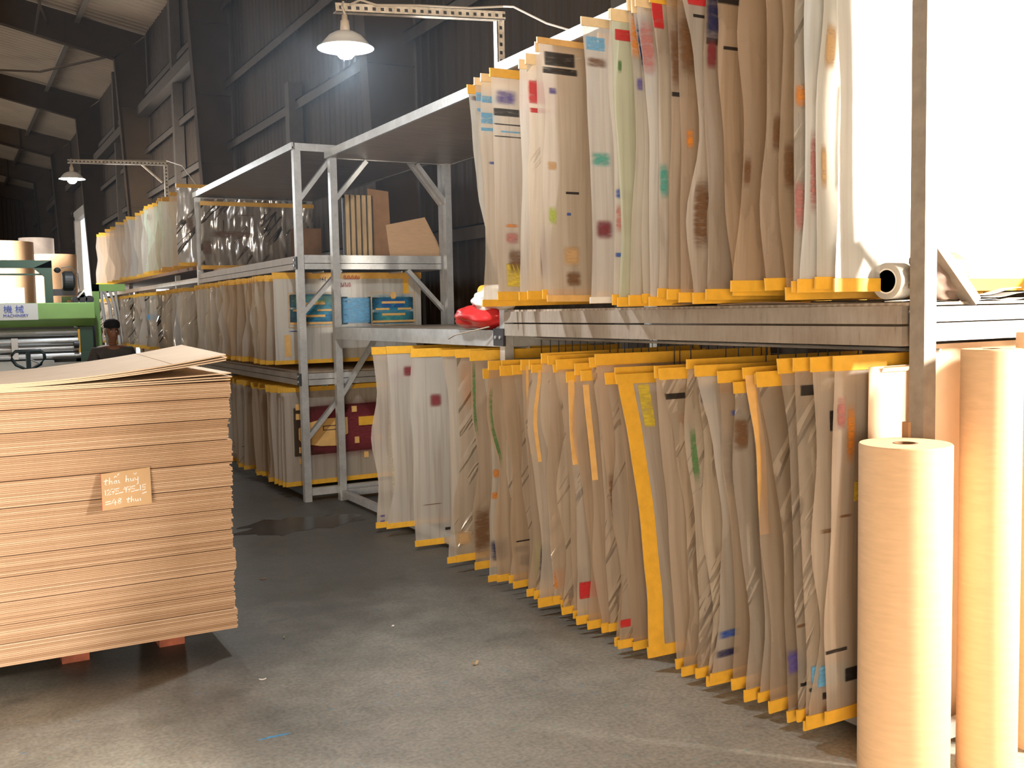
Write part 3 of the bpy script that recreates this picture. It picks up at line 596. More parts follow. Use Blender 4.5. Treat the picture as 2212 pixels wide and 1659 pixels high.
# --- lower row of the near rack
L = [
 dict(y=2.475, x=2.61, w=1.08, m=[(.015, .055, .10, .2, 'pink'), (.06, .10, .12, .3, 'orange'), (.03, .1, .43, .44, 'brown'), (.1, .17, .34, .40, 'yellow'), (.08, .2, .86, .90, 'black'), (.0, .1, .80, .81, 'black')], mat='film_milky', zt=1.365, zb=.10, amp=.008, lean=.0),
 dict(y=2.54, x=2.59, w=1.07, m=[(.06, .12, .14, .2, 'black'), (.03, .14, .46, .475, 'brown'), (.02, .15, .84, .9, 'sky'), (.05, .14, .915, .935, 'black')], mat='film_milky', zt=1.36, zb=.07, amp=.01, lean=-.01),
 dict(y=2.62, x=2.58, w=1.08, m=[(.02, .1, .07, .1, 'black'), (.02, .08, .83, .88, 'sky'), (.01, .09, .89, .9, 'black')], mat='film_clear', zt=1.355, zb=.055, lean=-.03, sway=[.0, .0, .005, .0, -.01]),
 dict(y=2.70, m=[(.0, .06, .74, .75, 'brown'), (.01, .06, .9, .91, 'black')], mat='film_clear', zt=1.35, lean=-.06, sway=[0, .02, .03, .01, -.01]),
 dict(y=2.79, m=[(0, .08, .8, .88, 'purple')], mat='film_clear', lean=-.06, sway=[-.02, .02, .04, .02, .0], zt=1.30),
 dict(y=2.85, mat='film_smoky', lean=-.05, zt=1.29),
 dict(y=2.90, m=[], s=[(.0, .045, .02, .5, 'tape_tan')], mat='film_milky', lean=-.04, zt=1.31, sway=[0, .03, .03, .03, 0]),
 dict(y=2.96, m=[(.0, .07, .1, .22, 'brown')], mat='film_clear', lean=-.05),
 dict(y=3.02, m=[(.04, .1, .12, .14, 'blue')], mat='film_smoky', lean=-.04),
 dict(y=3.12, m=[(.0, .13, .84, .87, 'blue'), (.0, .14, .9, .93, 'navy'), (.04, .10, .2, .42, 'navy')], mat='film_milky', lean=-.03, sway=[-.03, .02, .06, .03, -.02], amp=.015),
 dict(y=3.19, m=[(.0, .1, .05, .12, 'navy')], mat='film_clear', lean=-.04),
 dict(y=3.27, m=[(.02, .05, .2, .4, 'green')], mat='film_clear', lean=-.05),
 dict(y=3.36, m=[(.0, .1, .08, .1, 'black')], mat='film_clear', lean=-.05, sway=[-.05, .01, .05, .03, -.03], zt=1.29),
 dict(y=3.44, mat='film_smoky', lean=-.05),
 dict(y=3.68, m=[(.1, .16, .03, .2, 'yellow')], s=[(.0, .078, .03, .97, 'tape_yellow')], mat='film_milky', lean=-.12, zt=1.25, sway=[-.02, .005, .015, .005, -.03], amp=.005, x=2.585),
 dict(y=3.76, mat='film_smoky', lean=-.08),
 dict(y=3.80, m=[(0, .05, .9, .93, 'red')], mat='film_clear', lean=-.09, zt=1.25), dict(y=3.86, m=[(.0, .05, .4, .6, 'brown')], lean=-.08),
 dict(y=3.93, mat='film_clear', lean=-.07), dict(y=4.0, m=[], s=[(.0, .03, .05, .42, 'tape_tan')], mat='film_smoky', lean=-.07, zt=1.25),
 dict(y=4.06, m=[], mat='film_smoky', lean=-.06),
 dict(y=4.13, m=[(.01, .12, .84, .91, 'red'), (.15, .2, .835, .88, 'orange')], s=[(.0, .035, .03, .37, 'tape_tan')], mat='film_clear', lean=-.06, sway=[0, .0, .01, .0, -.03], zt=1.24),
 dict(y=4.20, m=[(.02, .09, .8, .92, 'brown')], lean=-.05), dict(y=4.26, mat='film_clear', lean=-.05),
 dict(y=4.33, mat='film_smoky', lean=-.05), dict(y=4.39, m=[(.0, .07, .85, .95, 'orange')], mat='film_clear', lean=-.05),
 dict(y=4.47, m=[], s=[(.03, .05, .02, .4, 'tape_tan')], mat='film_milky', lean=-.05, zt=1.26),
 dict(y=4.54, m=[(.0, .13, .76, .94, 'navy'), (.02, .1, .71, .74, 'navy')], lean=-.04, mat='film_clear'),
 dict(y=4.61, m=[], s=[(.02, .035, .02, .4, 'tape_tan')], mat='film_smoky', lean=-.04),
 dict(y=4.69, m=[(.03, .08, .75, .95, 'lime')], mat='film_clear', lean=-.05, zt=1.25), dict(y=4.76, mat='film_smoky', lean=-.03),
 dict(y=4.83, m=[(.0, .1, .84, .87, 'navy'), (.05, .12, .88, .94, 'navy')], mat='film_clear', lean=-.04, zt=1.27),
 dict(y=4.92, mat='film_smoky', m=[(0.01, .03, .1, .5, 'green')], lean=-.03),
 dict(y=5.02, m=[(0, .05, .47, .52, 'orange'), (.0, .05, .58, .62, 'orange'), (.0, .12, .8, .92, 'navy')], mat='film_milky', sway=[0, .03, .04, .01, -.01]),
 dict(y=5.2, m=[(0.005, .025, .02, .40, 'green'), (.0, .1, .7, .95, 'brown')], mat='film_smoky', zt=1.31), dict(y=5.34, mat='film_clear', m=[(0, .1, .85, .93, 'tan')], zt=1.315),
 dict(y=5.5, m=[(.1, .2, .03, .3, 'orange'), (.2, .22, .75, .95, 'green')], mat='film_milky', zt=1.31, amp=.008),
 dict(y=5.985, m=[(.12, .21, .22, .30, 'maroon'), (.2, .24, .92, .935, 'black'), (.05, .2, .79, .795, 'brown')], mat='film_milky', zt=1.305, zb=.03, amp=.008),
 dict(y=6.43, x=2.60, m=[(.1, .2, .1, .17, 'maroon')], mat='film_milky', zt=1.31),
 dict(y=6.66, m=[(.02, .06, .93, .945, 'purple'), (.02, .06, .96, .975, 'purple'), (.1, .25, .12, .2, 'maroon'), (.1, .25, .3, .9, 'pale')], mat='film_milky', zt=1.30, zb=.04, amp=.008)]
row(L, 'lower near row', 'short kraft roll', 'films in the lower row of the near rack', 2.60, 1.03, 1.378, (2.98, 3.52), 1.335, .045, 300, drop=.12, sw=.04, lk_=1.9)
# --- middle tier of the middle and far racks
ym = [8.6, 8.72, 8.85, 8.95, 9.05, 9.16, 9.26, 9.37, 9.5, 9.63, 9.75, 9.87, 10.04, 10.21, 10.36, 10.51, 10.68, 10.86, 11.04, 11.2, 11.38, 11.55]
row([dict(y=y, zt=1.875, zb=1.12) for y in ym], 'middle rack', 'blue-printed film', 'films on the middle level of the middle rack', 2.40, 1.2, 1.888, (2.75, 3.45), 1.875, 1.12, 500, detail=8, umax=.3, drop=.05, sw=.03)
ym = [12.2, 12.42, 12.66, 12.95, 13.18, 13.6, 13.79, 14.1, 14.48, 14.8, 15.16, 15.45, 15.77, 16.2, 16.66, 17.0, 17.5, 18.0, 18.5, 18.95, 19.5]
mats = ['film_clear', 'film_milky', 'film_silver', 'film_milky', 'film_clear', 'film_milky', 'film_silver']
row([dict(y=y, zt=1.87, zb=1.1, mat=mats[k % 7]) for k, y in enumerate(ym)], 'far rack below shelf', 'near end', 'films hanging under the shelf of the far rack', 2.43, 1.2, 1.91, (2.8, 3.4), 1.87, 1.1, 600, detail=8, umax=.3, drop=.05, sw=.04)
# the broad blue-printed film closing the middle tier
film('broad white film printed with blue panels and red handwriting, facing the near rack', None, 'film_white', 2.41, 1.34, 8.42, 1.89, 1.125, 1.888, (), [
    (.07, .48, .18, .62, 'cyan'), (.10, .44, .24, .38, 'lime'), (.10, .44, .40, .56, 'blue'), (.62, .97, .22, .64, 'cyan'), (.65, .94, .28, .42, 'blue'), (.65, .94, .45, .58, 'teal'), (.44, .64, .27, .58, 'sky'), (.08, .2, .635, .65, 'blue')],
    amp=.004, strips=[(.87, .91, .05, .24, 'tape_yellow'), (.06, .10, .68, .92, 'tape_tan')], seed=9, sway=[0, 0, 0, 0, .0], lean=.0)
bl = [o for o in C.objects if o.get('label', '').startswith('broad white film')][0]
def handwriting(root, strokes, origin, ux, uz, scale, rad, mat, label=None):
    mb = MB()
    for st in strokes:
        pts = [Vector(origin) + Vector(ux) * (p[0] * scale) + Vector(uz) * (p[1] * scale) for p in st]
        mb.tube(pts, rad, 5)
    return mb.build('handwriting', mat, root, label=label)
def arc(cx, cy, rx, ry, a0, a1, n=9): return [(cx + rx * math.cos(math.radians(a0 + (a1 - a0) * k / n)), cy + ry * math.sin(math.radians(a0 + (a1 - a0) * k / n))) for k in range(n + 1)]
G46 = [[(0, 1), (-.1, .45), (.45, .45)], [(.35, .8), (.3, 0)], [(1.0, 1), (.72, .5), (.7, .2), (.85, 0), (1.05, .15), (1.0, .4), (.75, .4)], arc(1.6, .5, .3, .5, 60, 330) + [(1.86, .45), (1.6, .45)]]
handwriting(bl, G46, (2.80, 8.409, 1.815), (1, 0, 0), (0, 0, 1), .045, .003, 'ink_navy', 'dark handwritten 46G')
SCR = [[(k * .35, 0), (k * .35 + .1, .7), (k * .35 + .2, .1), (k * .35 + .35, .35 if k % 2 else .8)] for k in range(9)]
handwriting(bl, SCR, (3.02, 8.409, 1.83), (1, 0, 0), (0, 0, 1), .05, .0026, 'ink_red', 'red handwriting')
handwriting(bl, SCR[:6], (2.98, 8.409, 1.765), (1, 0, 0), (0, 0, 1), .055, .0026, 'ink_red', 'red handwriting')
def outline(x0, x1, z0, z1, y, t=.004):
    mb = MB()
    mb.box((x0, y - .003, z0), (x1, y, z0 + t)).box((x0, y - .003, z1 - t), (x1, y, z1)).box((x0, y - .003, z0), (x0 + t, y, z1)).box((x1 - t, y - .003, z0), (x1, y, z1)); return mb
for k, x in enumerate((2.53, 3.27)):
    mb = outline(x, x + .42, 1.43, 1.72, 8.412)
    for a, b_, z, h in ((.10, .32, 1.62, .02), (.04, .17, 1.565, .016), (.25, .38, 1.565, .016), (.1, .32, 1.515, .02), (.01, .41, 1.455, .018)): mb.box((x + a, 8.409, z), (x + b_, 8.412, z + h))
    if k: mb.lathe([(.0, -.003), (.032, -.003), (.032, 0), (0, 0)], 6, (x + .21, 8.412, 1.69), 'Y')
    mb.build('print_plate', 'tape_tan', bl, label='raised tan printing plate')
# --- bottom tier of the middle rack
yl = [8.4, 8.5, 8.63, 8.75, 8.89, 9.08, 9.2, 9.32, 9.57, 9.75, 9.97, 10.2, 10.45]
row([dict(y=y, zt=.925, zb=.09) for y in yl], 'bottom tier', 'maroon film', 'films on the bottom level of the middle rack', 2.43, 1.15, .945, (2.75, 3.45), .925, .09, 700, detail=8, umax=.3)
film('broad film covered in maroon ink with tan paper patches, bottom of middle rack', None, 'film_milky', 2.42, 1.2, 8.26, .93, .11, .945, (2.75, 3.45), [(.06, .98, .13, .78, 'maroon'), (.06, .98, .2, .7, 'maroon')],
    amp=.005, seed=5, sway=[0] * 5, lean=0, strips=[])
mf = [o for o in C.objects if o.get('label', '').startswith('broad film covered in maroon')][0]
for (x, z, a, c) in ((2.51, .745, .04, .05), (2.51, .665, .045, .05), (2.53, .385, .04, .05), (2.53, .29, .045, .05), (3.0, .70, .045, .05), (3.02, .43, .04, .055), (3.1, .3, .04, .05), (3.22, .44, .04, .05)):
    MB().box((x, 8.243, z), (x + a, 8.249, z + c)).build('paper_patch', 'tape_tan', mf)
MB().prism([(2.53, 8.249, .50), (2.56, 8.249, .46), (2.72, 8.249, .43), (2.92, 8.249, .42), (2.92, 8.249, .50), (2.96, 8.249, .52), (2.96, 8.249, .66), (2.76, 8.249, .66), (2.6, 8.249, .63), (2.53, 8.249, .59)], (0, -.006, 0)).build('paper_patch', 'tape_tan', mf)
MB().box((3.06, 8.242, .58), (3.22, 8.248, .655)).build('paper_patch', 'tape_yellow', mf)
outline(2.74, 2.86, .56, .60, 8.242, .006).build('print_plate', 'hole_dark', mf, label='dark printed outline on the tan patch')
# --- upper row of the far rack
yu = [12.3, 12.8, 13.35, 13.5, 13.77, 14.1, 14.3, 14.52, 14.88, 15.18, 15.5, 16.1, 16.6, 17.1, 18.0, 18.5, 19.3, 19.7]
um = ['film_clear', 'film_smoky', 'film_milky', 'film_green', 'film_milky', 'film_green', 'film_milky', 'film_green', 'film_milky', 'film_white', 'film_milky', 'film_white', 'film_milky', 'film_milky', 'film_milky', 'film_milky', 'film_smoky', 'film_milky']
row([dict(y=y, zt=3.03, zb=2.12, mat=m) for y, m in zip(yu, um)], 'far rack above shelf', 'near end', 'films standing above the shelf of the far rack', 2.46, 1.1, 3.055, (2.8, 3.4), 3.03, 2.12, 800, detail=8, umax=.4, drop=.12, sw=.05)
film('silvery plastic-wrapped film with brown cardboard pieces inside the middle rack top level', None, 'film_silver', 2.53, 1.28, 11.55, 2.80, 2.06, 2.86, (2.8, 3.5), [(.05, .5, .42, .54, 'brown'), (.3, .48, .18, .2, 'brown'), (.0, .1, .55, .8, 'brown')], amp=.03, seed=77, tape='tape_yellow')
film('wrapped shiny film at the near end of the far rack, beside the middle rack post', None, 'film_silver', 2.35, 1.2, 11.9, 3.02, 2.11, 3.055, (), [(.08, .16, .35, .62, 'brown'), (.2, .4, .65, .8, 'brown'), (.2, .5, .1, .5, 'brown')], amp=.02, seed=78)

# ------------------------------------------------------------------ stack of corrugated sheets on its pallet
SX0, SX1, SY0, SY1 = -.20, 1.10, 4.62, 5.60
pal = thing('pallet', 'reddish wooden pallet under the tall cardboard stack', 'pallet', (.45, 5.1, 0))
for x in (.38, .80, -.1):
    for y in (4.90, 5.3): MB().box((x, y, 0), (x + .115, y + .12, .10)).bevel(.004, 1).build('block', 'red_wood', pal)
for k in range(7): MB().box((-.18, 4.70 + k * .122, .10), (1.04, 4.79 + k * .122, .12)).build('deck_board', 'red_wood', pal)
prng = random.Random(3)
def card_mesh(name, x0, x1, y0, y1, zf, th, nx=24, ny=1, mat='cardboard', at=None):
    return MB().grid(lambda u, v: (x0 + (x1 - x0) * u, y0 + (y1 - y0) * v, zf(u, v)), nx, ny, (0, 0, th)).build(name, mat, at=at)
base_z = .1205; pitch = .0077; z = base_z; n_cards = 143; proto = None; bshift = 0
droop = lambda u, v: 0.0
for k in range(n_cards):
    if k in (12, 22, 34, 47, 58, 70, 83, 97, 110, 122, 134): z += .0026; bshift = prng.uniform(-.010, .010)
    dx = bshift + prng.uniform(-.004, .004) + (prng.uniform(-.008, .006) if prng.random() < .15 else 0); dy = prng.uniform(-.002, .0015)
    if proto is None:
        proto = card_mesh('cardboard_sheet', SX0, SX1, SY0, SY1, droop, .0066, 2, 1, at=(SX0, SY0, 0)); o = proto
    else: o = proto.copy(); C.objects.link(o)
    o.location = (SX0 + dx, SY0 + dy, z)
    tag(o, 'flat brown corrugated sheet lying inside the tall stack on the pallet', 'cardboard sheet', 'flat corrugated sheets in the stack')
    z += pitch
zt = z
def curl_fn(z0, lift, start=.30, back=.02, left=0.0):
    return lambda u, v: z0 + lift * (max(0, u - start) / (1 - start)) ** 1.7 + back * v * u + left * (1 - u) ** 2
for nm, x0, dz, lift, back, lab in (('a', .012, .0005, .006, .0, 'loose corrugated sheet with flat right corner just below the curled ones, lowest lifted sheet'),
                              ('b', .020, .0065, .012, .0, 'loose sheet with pale right corner under the curled sheets, second lifted one'),
                              ('c', .016, .0125, .022, .0, 'loose sheet lifting slightly at its right corner, third lifted one from below'),
                              ('d', -.004, .0185, .076, .016, 'curled sheet directly under the second topmost sheet, right corner raised'),
                              ('e', .000, .0245, .081, .018, 'curled sheet just beneath the topmost sheet of the cardboard stack'),
                              ('f', -.004, .0305, .087, .022, 'topmost pale cardboard sheet of the stack, curling up at its right end')):
    f = curl_fn(zt + dz, lift, back=back)
    o = card_mesh('cardboard_sheet', SX0 + x0, SX1 + x0, SY0, SY1, f, .0055, 28, 4, 'liner')
    tag(o, lab, 'cardboard sheet', 'lifted sheets on top of the stack')
# crease on the top sheet
cf = curl_fn(zt + .0305 + .0055, .087, back=.022)
MB().grid(lambda a, v: (SX0 + (SX1 - SX0) * (.815 + .004 * a), SY0 + (SY1 - SY0) * v, cf(.815 + .004 * a, v) + .0006), 1, 8).build('crease', 'kraft_dark', o)
# label card tucked into the stack
nt_ = thing('note_card', 'small tan card with white handwriting tucked into the front of the stack', 'note', (.64, 4.60, .8))
def cardP(a, b_): return (.540 + .200 * a + .006 * b_, 4.606 - .045 * (1 - b_) - .004, .735 + .012 * a + .150 * b_)
card = MB().grid(cardP, 2, 2, (0, .004, .001)).build('card', 'card_tan', nt_)
MB().grid(lambda a, b_: (cardP(0, b_)[0] - .0012, cardP(0, b_)[1] + .004 * a, cardP(0, b_)[2]), 1, 1, (.0012, 0, 0)).build('card_edge', 'ink_edge', nt_, label='red card edge')
W = []
def let(dx, dy, s, *st): W.extend([[(dx + x * s, dy + y * s) for x, y in t] for t in st])
L_t = [(.3, 1.2), (.1, .1), (.35, 0)], [(-.1, .8), (.6, .85)]
L_h = [(.1, 1.4), (0, 0), (.15, .6), (.4, .65), (.45, 0)],
L_a = [(.5, .6), (.1, .5), (.05, .1), (.35, .05), (.5, .6), (.55, 0)],
L_i = [(.1, .65), (.15, 0), (.3, .1)],
L_k = [(.05, 1.4), (.05, 0)], [(.5, .8), (.08, .4), (.55, 0)]
L_u = [(0, .65), (.05, .1), (.3, .05), (.45, .65), (.5, 0)],
L_y = [(0, .65), (.1, .2), (.4, .2)], [(.5, .75), (.45, -.8), (.2, -.7)]
x = .6
for g, adv in ((L_t, .75), (L_h, .7), (L_a, .7), (L_i, .35)): let(x, 7.0, 1.35, *g); x += adv * 1.3
let(2.6, 8.4, 1, [(0, .3), (.3, .7), (.6, .3)], [(.7, .8), (1.1, 1.3)])
x = 5.0
for g, adv in ((L_h, .75), (L_u, .7), (L_y, .7)): let(x, 7.0, 1.35, *g); x += adv * 1.3
let(6.7, 8.7, 1, [(0, .5), (.3, .1), (.6, .5)])
N1 = [(.2, 1), (.2, 0)],; N2 = [(0, .8), (.3, 1), (.5, .7), (0, 0), (.6, .1)],; N7 = [(0, 1), (.55, 1), (.25, 0)], [(.1, .5), (.5, .5)]
N5 = [(.6, 1), (.15, .95), (.1, .55), (.5, .5), (.45, .05), (0, 0)],; N9 = [(.5, .8), (.2, 1), (.05, .7), (.45, .6), (.5, .9), (.4, 0)],; US = [(0, .1), (.6, .15)],
N4 = [(.4, 1), (0, .35), (.65, .4)], [(.5, .7), (.45, -.1)]; N8 = [(.5, .8), (.25, 1), (.05, .75), (.5, .25), (.25, 0), (0, .25), (.5, .8)],; EQ = [(0, .65), (.7, .7)], [(0, .25), (.75, .3)]
x = .4
for g in (N1, N2, N7, N5, US, N9, N7, N5, US, N1, N5): let(x, 4.1, 1.5, *g); x += .83 if g is not N1 else .6
x = .6
for g in (EQ, N4, N8): let(x, 1.2, 1.6, *g); x += 1.25
for g, adv in ((L_t, .7), (L_h, .75), (L_u, .7), (L_i, .5)): let(x + .7, 1.2, 1.2, *g); x += adv * 1.2
let(8.2, 3.0, 1, [(0, .1), (1.0, .4)])
mb = MB()
for st in W: mb.tube([Vector(cardP(p[0] / 10.2, p[1] / 10.2)) + Vector((0, -.0012, 0)) for p in st], .0021, 5)
mb.build('handwriting', 'ink_chalk', nt_, label='white chalk handwriting')

# ------------------------------------------------------------------ kraft paper rolls
def roll(name, loc, r, h, label, group=None, core=.33, mat='kraft', seam=True):
    t = thing(name, label, 'paper roll', loc, group); x, y, z0 = loc
    rc = r * core
    MB().lathe([(rc, 0), (r, 0), (r * 1.0, .004), (r, h - .004), (r - .003, h), (rc, h), (rc, 0)], 64, loc, closed=False).bevel(.0, 1).build('paper', mat, t, smooth=False)
    for p in t.children[0].data.polygons: p.use_smooth = abs(p.normal.z) < .5
    MB().lathe([(rc * .80, .0), (rc * .985, .0), (rc * .985, h + .001), (rc * .80, h + .001), (rc * .80, 0)], 32, loc).build('core', 'core_brown', t)
    if seam:      # loose outer edge of the sheet
        f = lambda a, b_: (x + (r + .001 + .004 * a * a) * math.cos(-2.0 + .14 * a), y + (r + .001 + .004 * a * a) * math.sin(-2.0 + .14 * a), z0 + h * (.02 + .975 * b_))
        MB().grid(f, 4, 2, (0, -.0008, 0)).build('loose_edge', mat, t)
    return t
ROLLP = dict(core=.27)
roll('kraft_roll', (2.578, 2.147, 0), .138, 1.112, 'short kraft paper roll standing on the floor by the rack corner post', core=.27, seam=False)
roll('kraft_roll', (2.935, 2.11, 0), .093, 1.392, 'tall narrow kraft roll standing right of the short roll', core=.3, seam=False)
roll('kraft_roll', (3.262, 2.135, 0), .097, 1.437, 'kraft roll at the right edge, behind the tall narrow roll', core=.3, seam=False)
mb = MB().box((2.70, 2.238, .93), (2.712, 2.263, 1.16)); tag(mb.build('cardboard_strip', 'kraft_dark'), 'dark brown cardboard strip standing between the two kraft rolls', 'cardboard')
# boards around the near end of the rack
def curved_board(name, x0, x1, y, z0, z1, mat, bow=.01, th=.004):
    return MB().grid(lambda u, v: (x0 + (x1 - x0) * u, y + bow * math.sin(PI * v) * .5 + bow * math.sin(PI * u), z0 + (z1 - z0) * v), 6, 6, (0, th, 0)).build(name, mat)
o = curved_board('kraft_board', 2.72, 2.98, 2.415, .04, 1.33, 'liner', .006)
MB().grid(lambda u, v: (2.78 + .17 * u, 2.415 - .018 * v, 1.31 + .05 * v - .03 * v * v), 3, 3, (0, .002, 0)).build('folded_lip', 'liner', o)
tag(o, 'kraft board with folded top lip standing left of the corner post', 'cardboard')
tag(curved_board('kraft_board', 2.95, 3.75, 2.36, .03, 1.40, 'liner', .004), 'wide pale kraft board behind the tall kraft roll', 'cardboard')

# ------------------------------------------------------------------ things on the shelf at the near end
sh = 1.545
t = thing('tape_roll', 'wide clear tape roll lying on its side at the shelf corner', 'tape roll', (2.66, 2.36, sh + .062))
# axis along X towards the aisle
MB().lathe([(.044, -.035), (.062, -.035), (.062, .035), (.044, .035), (.044, -.035)], 40, (2.84 - .0, 2.42, sh + .074), 'X').build('tape', 'film_white', t, smooth=False)
MB().lathe([(.038, -.036), (.0435, -.036), (.0435, .036), (.038, .036), (.038, -.036)], 32, (2.84, 2.42, sh + .074), 'X').build('core', 'paper_white', t)
mb = MB().grid(lambda u, v: (2.79 + .30 * u, 2.345 + .07 * v, sh + .004 + .004 * math.sin(5 * u)), 8, 2, (0, 0, .002)); tag(mb.build('paper_sheet', 'paper_white'), 'white paper sheet under the tape roll on the near shelf', 'paper')
mb = MB().box((2.95, 2.36, sh + .001), (3.02, 2.43, sh + .075)); o = mb.bevel(.006, 2).build('ink_box', 'bracket_dark'); tag(o, 'small dark box behind the corner post on the shelf', 'box')
def crumple(name, c, rad, mat, label, cat, seed, flat=.55, amp=.35, group=None, n=3):
    bm = bmesh.new(); bmesh.ops.create_icosphere(bm, subdivisions=n + 1, radius=1.0); rg = random.Random(seed)
    dirs = [(Vector((rg.gauss(0, 1), rg.gauss(0, 1), rg.gauss(0, 1))).normalized(), rg.uniform(2, 7), rg.uniform(0, 6.3)) for _ in range(12)]
    for v in bm.verts:
        p = v.co.copy(); k = 1 + amp * sum(abs(math.sin(d.dot(p) * f + ph)) - .5 for d, f, ph in dirs) / 5
        v.co = Vector((p.x * rad[0] * k, p.y * rad[1] * k, max(-1, p.z * 1.15) * rad[2] * k))
    zmin = min(v.co.z for v in bm.verts)
    for v in bm.verts: v.co.z -= zmin
    mb = MB(); mb.bm.free(); mb.bm = bm
    bmesh.ops.translate(bm, verts=bm.verts, vec=Vector(c)); o = mb.build(name, mat, smooth=True, at=c); return tag(o, label, cat, group)
crumple('crumpled_cloth', (2.985, 2.352, sh), (.115, .04, .062), 'cloth_dark', 'dark crumpled cloth beneath the diagonal brace on the near shelf', 'cloth', 4, amp=.6)
for k, (z_, a, lab) in enumerate(((.001, .02, 'lowest of the pale papers piled on the near shelf, right edge'), (.008, -.03, 'middle pale paper of the pile on the near shelf, right edge'), (.016, .05, 'topmost pale paper of the pile on the near shelf, right edge'))):
    mb = MB().grid(lambda u, v: (3.17 + .28 * u + a * v, 2.345 + .085 * v + .01 * k, sh + z_ + .012 * u * (k + .4) + .004 * math.sin(7 * u + k)), 8, 3, (0, 0, .002)); tag(mb.build('paper_sheet', 'paper_white' if k != 1 else 'galvanised'), lab, 'paper', 'papers on the near shelf')
mb = MB().grid(lambda u, v: (2.66 + .35 * v, 2.62 + .5 * u, sh + .003 + .018 * max(0, .4 - v) * math.sin(PI * u)), 10, 5, (0, 0, .002)); tag(mb.build('paper_sheet', 'paper_brown'), 'brown paper lying below the upper films, overhanging the shelf near the corner', 'paper', None)
mb = MB().grid(lambda u, v: (2.69 + .4 * v, 3.08 + .45 * u, sh + .003 + .012 * math.sin(PI * u) * (1 - v)), 10, 5, (0, 0, .002)); tag(mb.build('paper_sheet', 'paper_brown'), 'darker brown paper on the shelf under the mid upper films', 'paper', None)
# bags at the far end of the upper near row
t = thing('plastic_bag', 'red plastic bag bundle at the end of the middle shelf', 'bag', (2.82, 5.45, 1.43))
f = crumple('bag_body', (2.80, 5.43, 1.432), (.10, .25, .062), 'red_bag', '', '', 12, amp=.25)
del f['label'], f['category']; f.parent = t; f.location = Vector((2.80, 5.43, 1.432)) - t.location; f.name = 'bag_body'
MB().tube([(2.74, 5.2, 1.45), (2.70, 5.35, 1.425), (2.69, 5.55, 1.40), (2.70, 5.66, 1.375)], .004, 6).build('tie', 'wire_grey', t)
crumple('plastic_bag', (2.84, 5.33, 1.515), (.10, .16, .06), 'white_bag', 'white plastic bag lying on the red bag', 'bag', 21, amp=.35)
crumple('plastic_bag', (2.78, 5.14, 1.546), (.07, .14, .035), 'white_bag', 'grey white plastic film bundle sticking out beneath the upper films', 'bag', 23, amp=.4)
t = thing('film_bundle', 'small rolled film bundle with yellow tape on the white bag', 'bundle', (2.86, 5.36, 1.60))
MB().lathe([(.0, -.14), (.034, -.14), (.036, 0), (.034, .14), (.0, .14)], 20, (2.86, 5.36, 1.66), 'Y').build('film_roll', 'white_bag', t, smooth=True)
MB().lathe([(.036, .08), (.038, .08), (.038, .14), (.036, .14)], 20, (2.86, 5.36, 1.66), 'Y').build('tape_band', 'tape_yellow', t)

# ------------------------------------------------------------------ boards and boxes on the middle rack
z0 = 2.021
t = thing('slatted_crate_panel', 'slatted wooden panel leaning upright on the middle rack shelf', 'panel', (3.25, 8.6, z0))
for k in range(5): MB().box((3.13 + k * .052, 8.60, z0 + .03), (3.165 + k * .052, 8.62, z0 + .56)).build('slat', 'wood_slat', t)
MB().box((3.11, 8.62, z0), (3.39, 8.64, z0 + .03)).build('rail', 'wood_slat', t); MB().box((3.11, 8.62, z0 + .53), (3.39, 8.64, z0 + .56)).build('rail', 'wood_slat', t)
MB().box((3.11, 8.62, z0 + .0), (3.39, 8.635, z0 + .56)).build('backing', 'bracket_dark', t)
tag(MB().prism([(3.40, 8.75, z0), (3.62, 8.75, z0), (3.60, 8.75, z0 + .62), (3.40, 8.75, z0 + .64)], (0, .01, 0)).build('kraft_board', 'kraft_dark'), 'dark brown board standing upright right of the slatted panel', 'cardboard')
tag(MB().prism([(3.50, 8.5, z0), (4.02, 8.5, z0), (3.98, 8.54, z0 + .16), (3.88, 8.58, z0 + .38), (3.49, 8.56, z0 + .30)], (0, .008, 0)).build('kraft_board', 'kraft'), 'plain kraft board with slanted corner leaning on the middle rack', 'cardboard')
tag(MB().box((3.5, 11.2, z0), (3.78, 11.45, z0 + .48)).bevel(.004, 1).build('carton', 'kraft_dark'), 'tall brown carton inside the middle rack top level', 'box')
tag(MB().box((3.42, 10.6, z0), (3.75, 11.1, z0 + .12)).bevel(.004, 1).build('carton', 'kraft'), 'flat kraft carton in front of the tall brown carton', 'box')
tag(MB().box((2.62, 11.0, z0), (3.38, 11.45, z0 + .03)).build('kraft_board', 'kraft'), 'kraft board lying flat beneath the silvery wrapped film', 'cardboard')

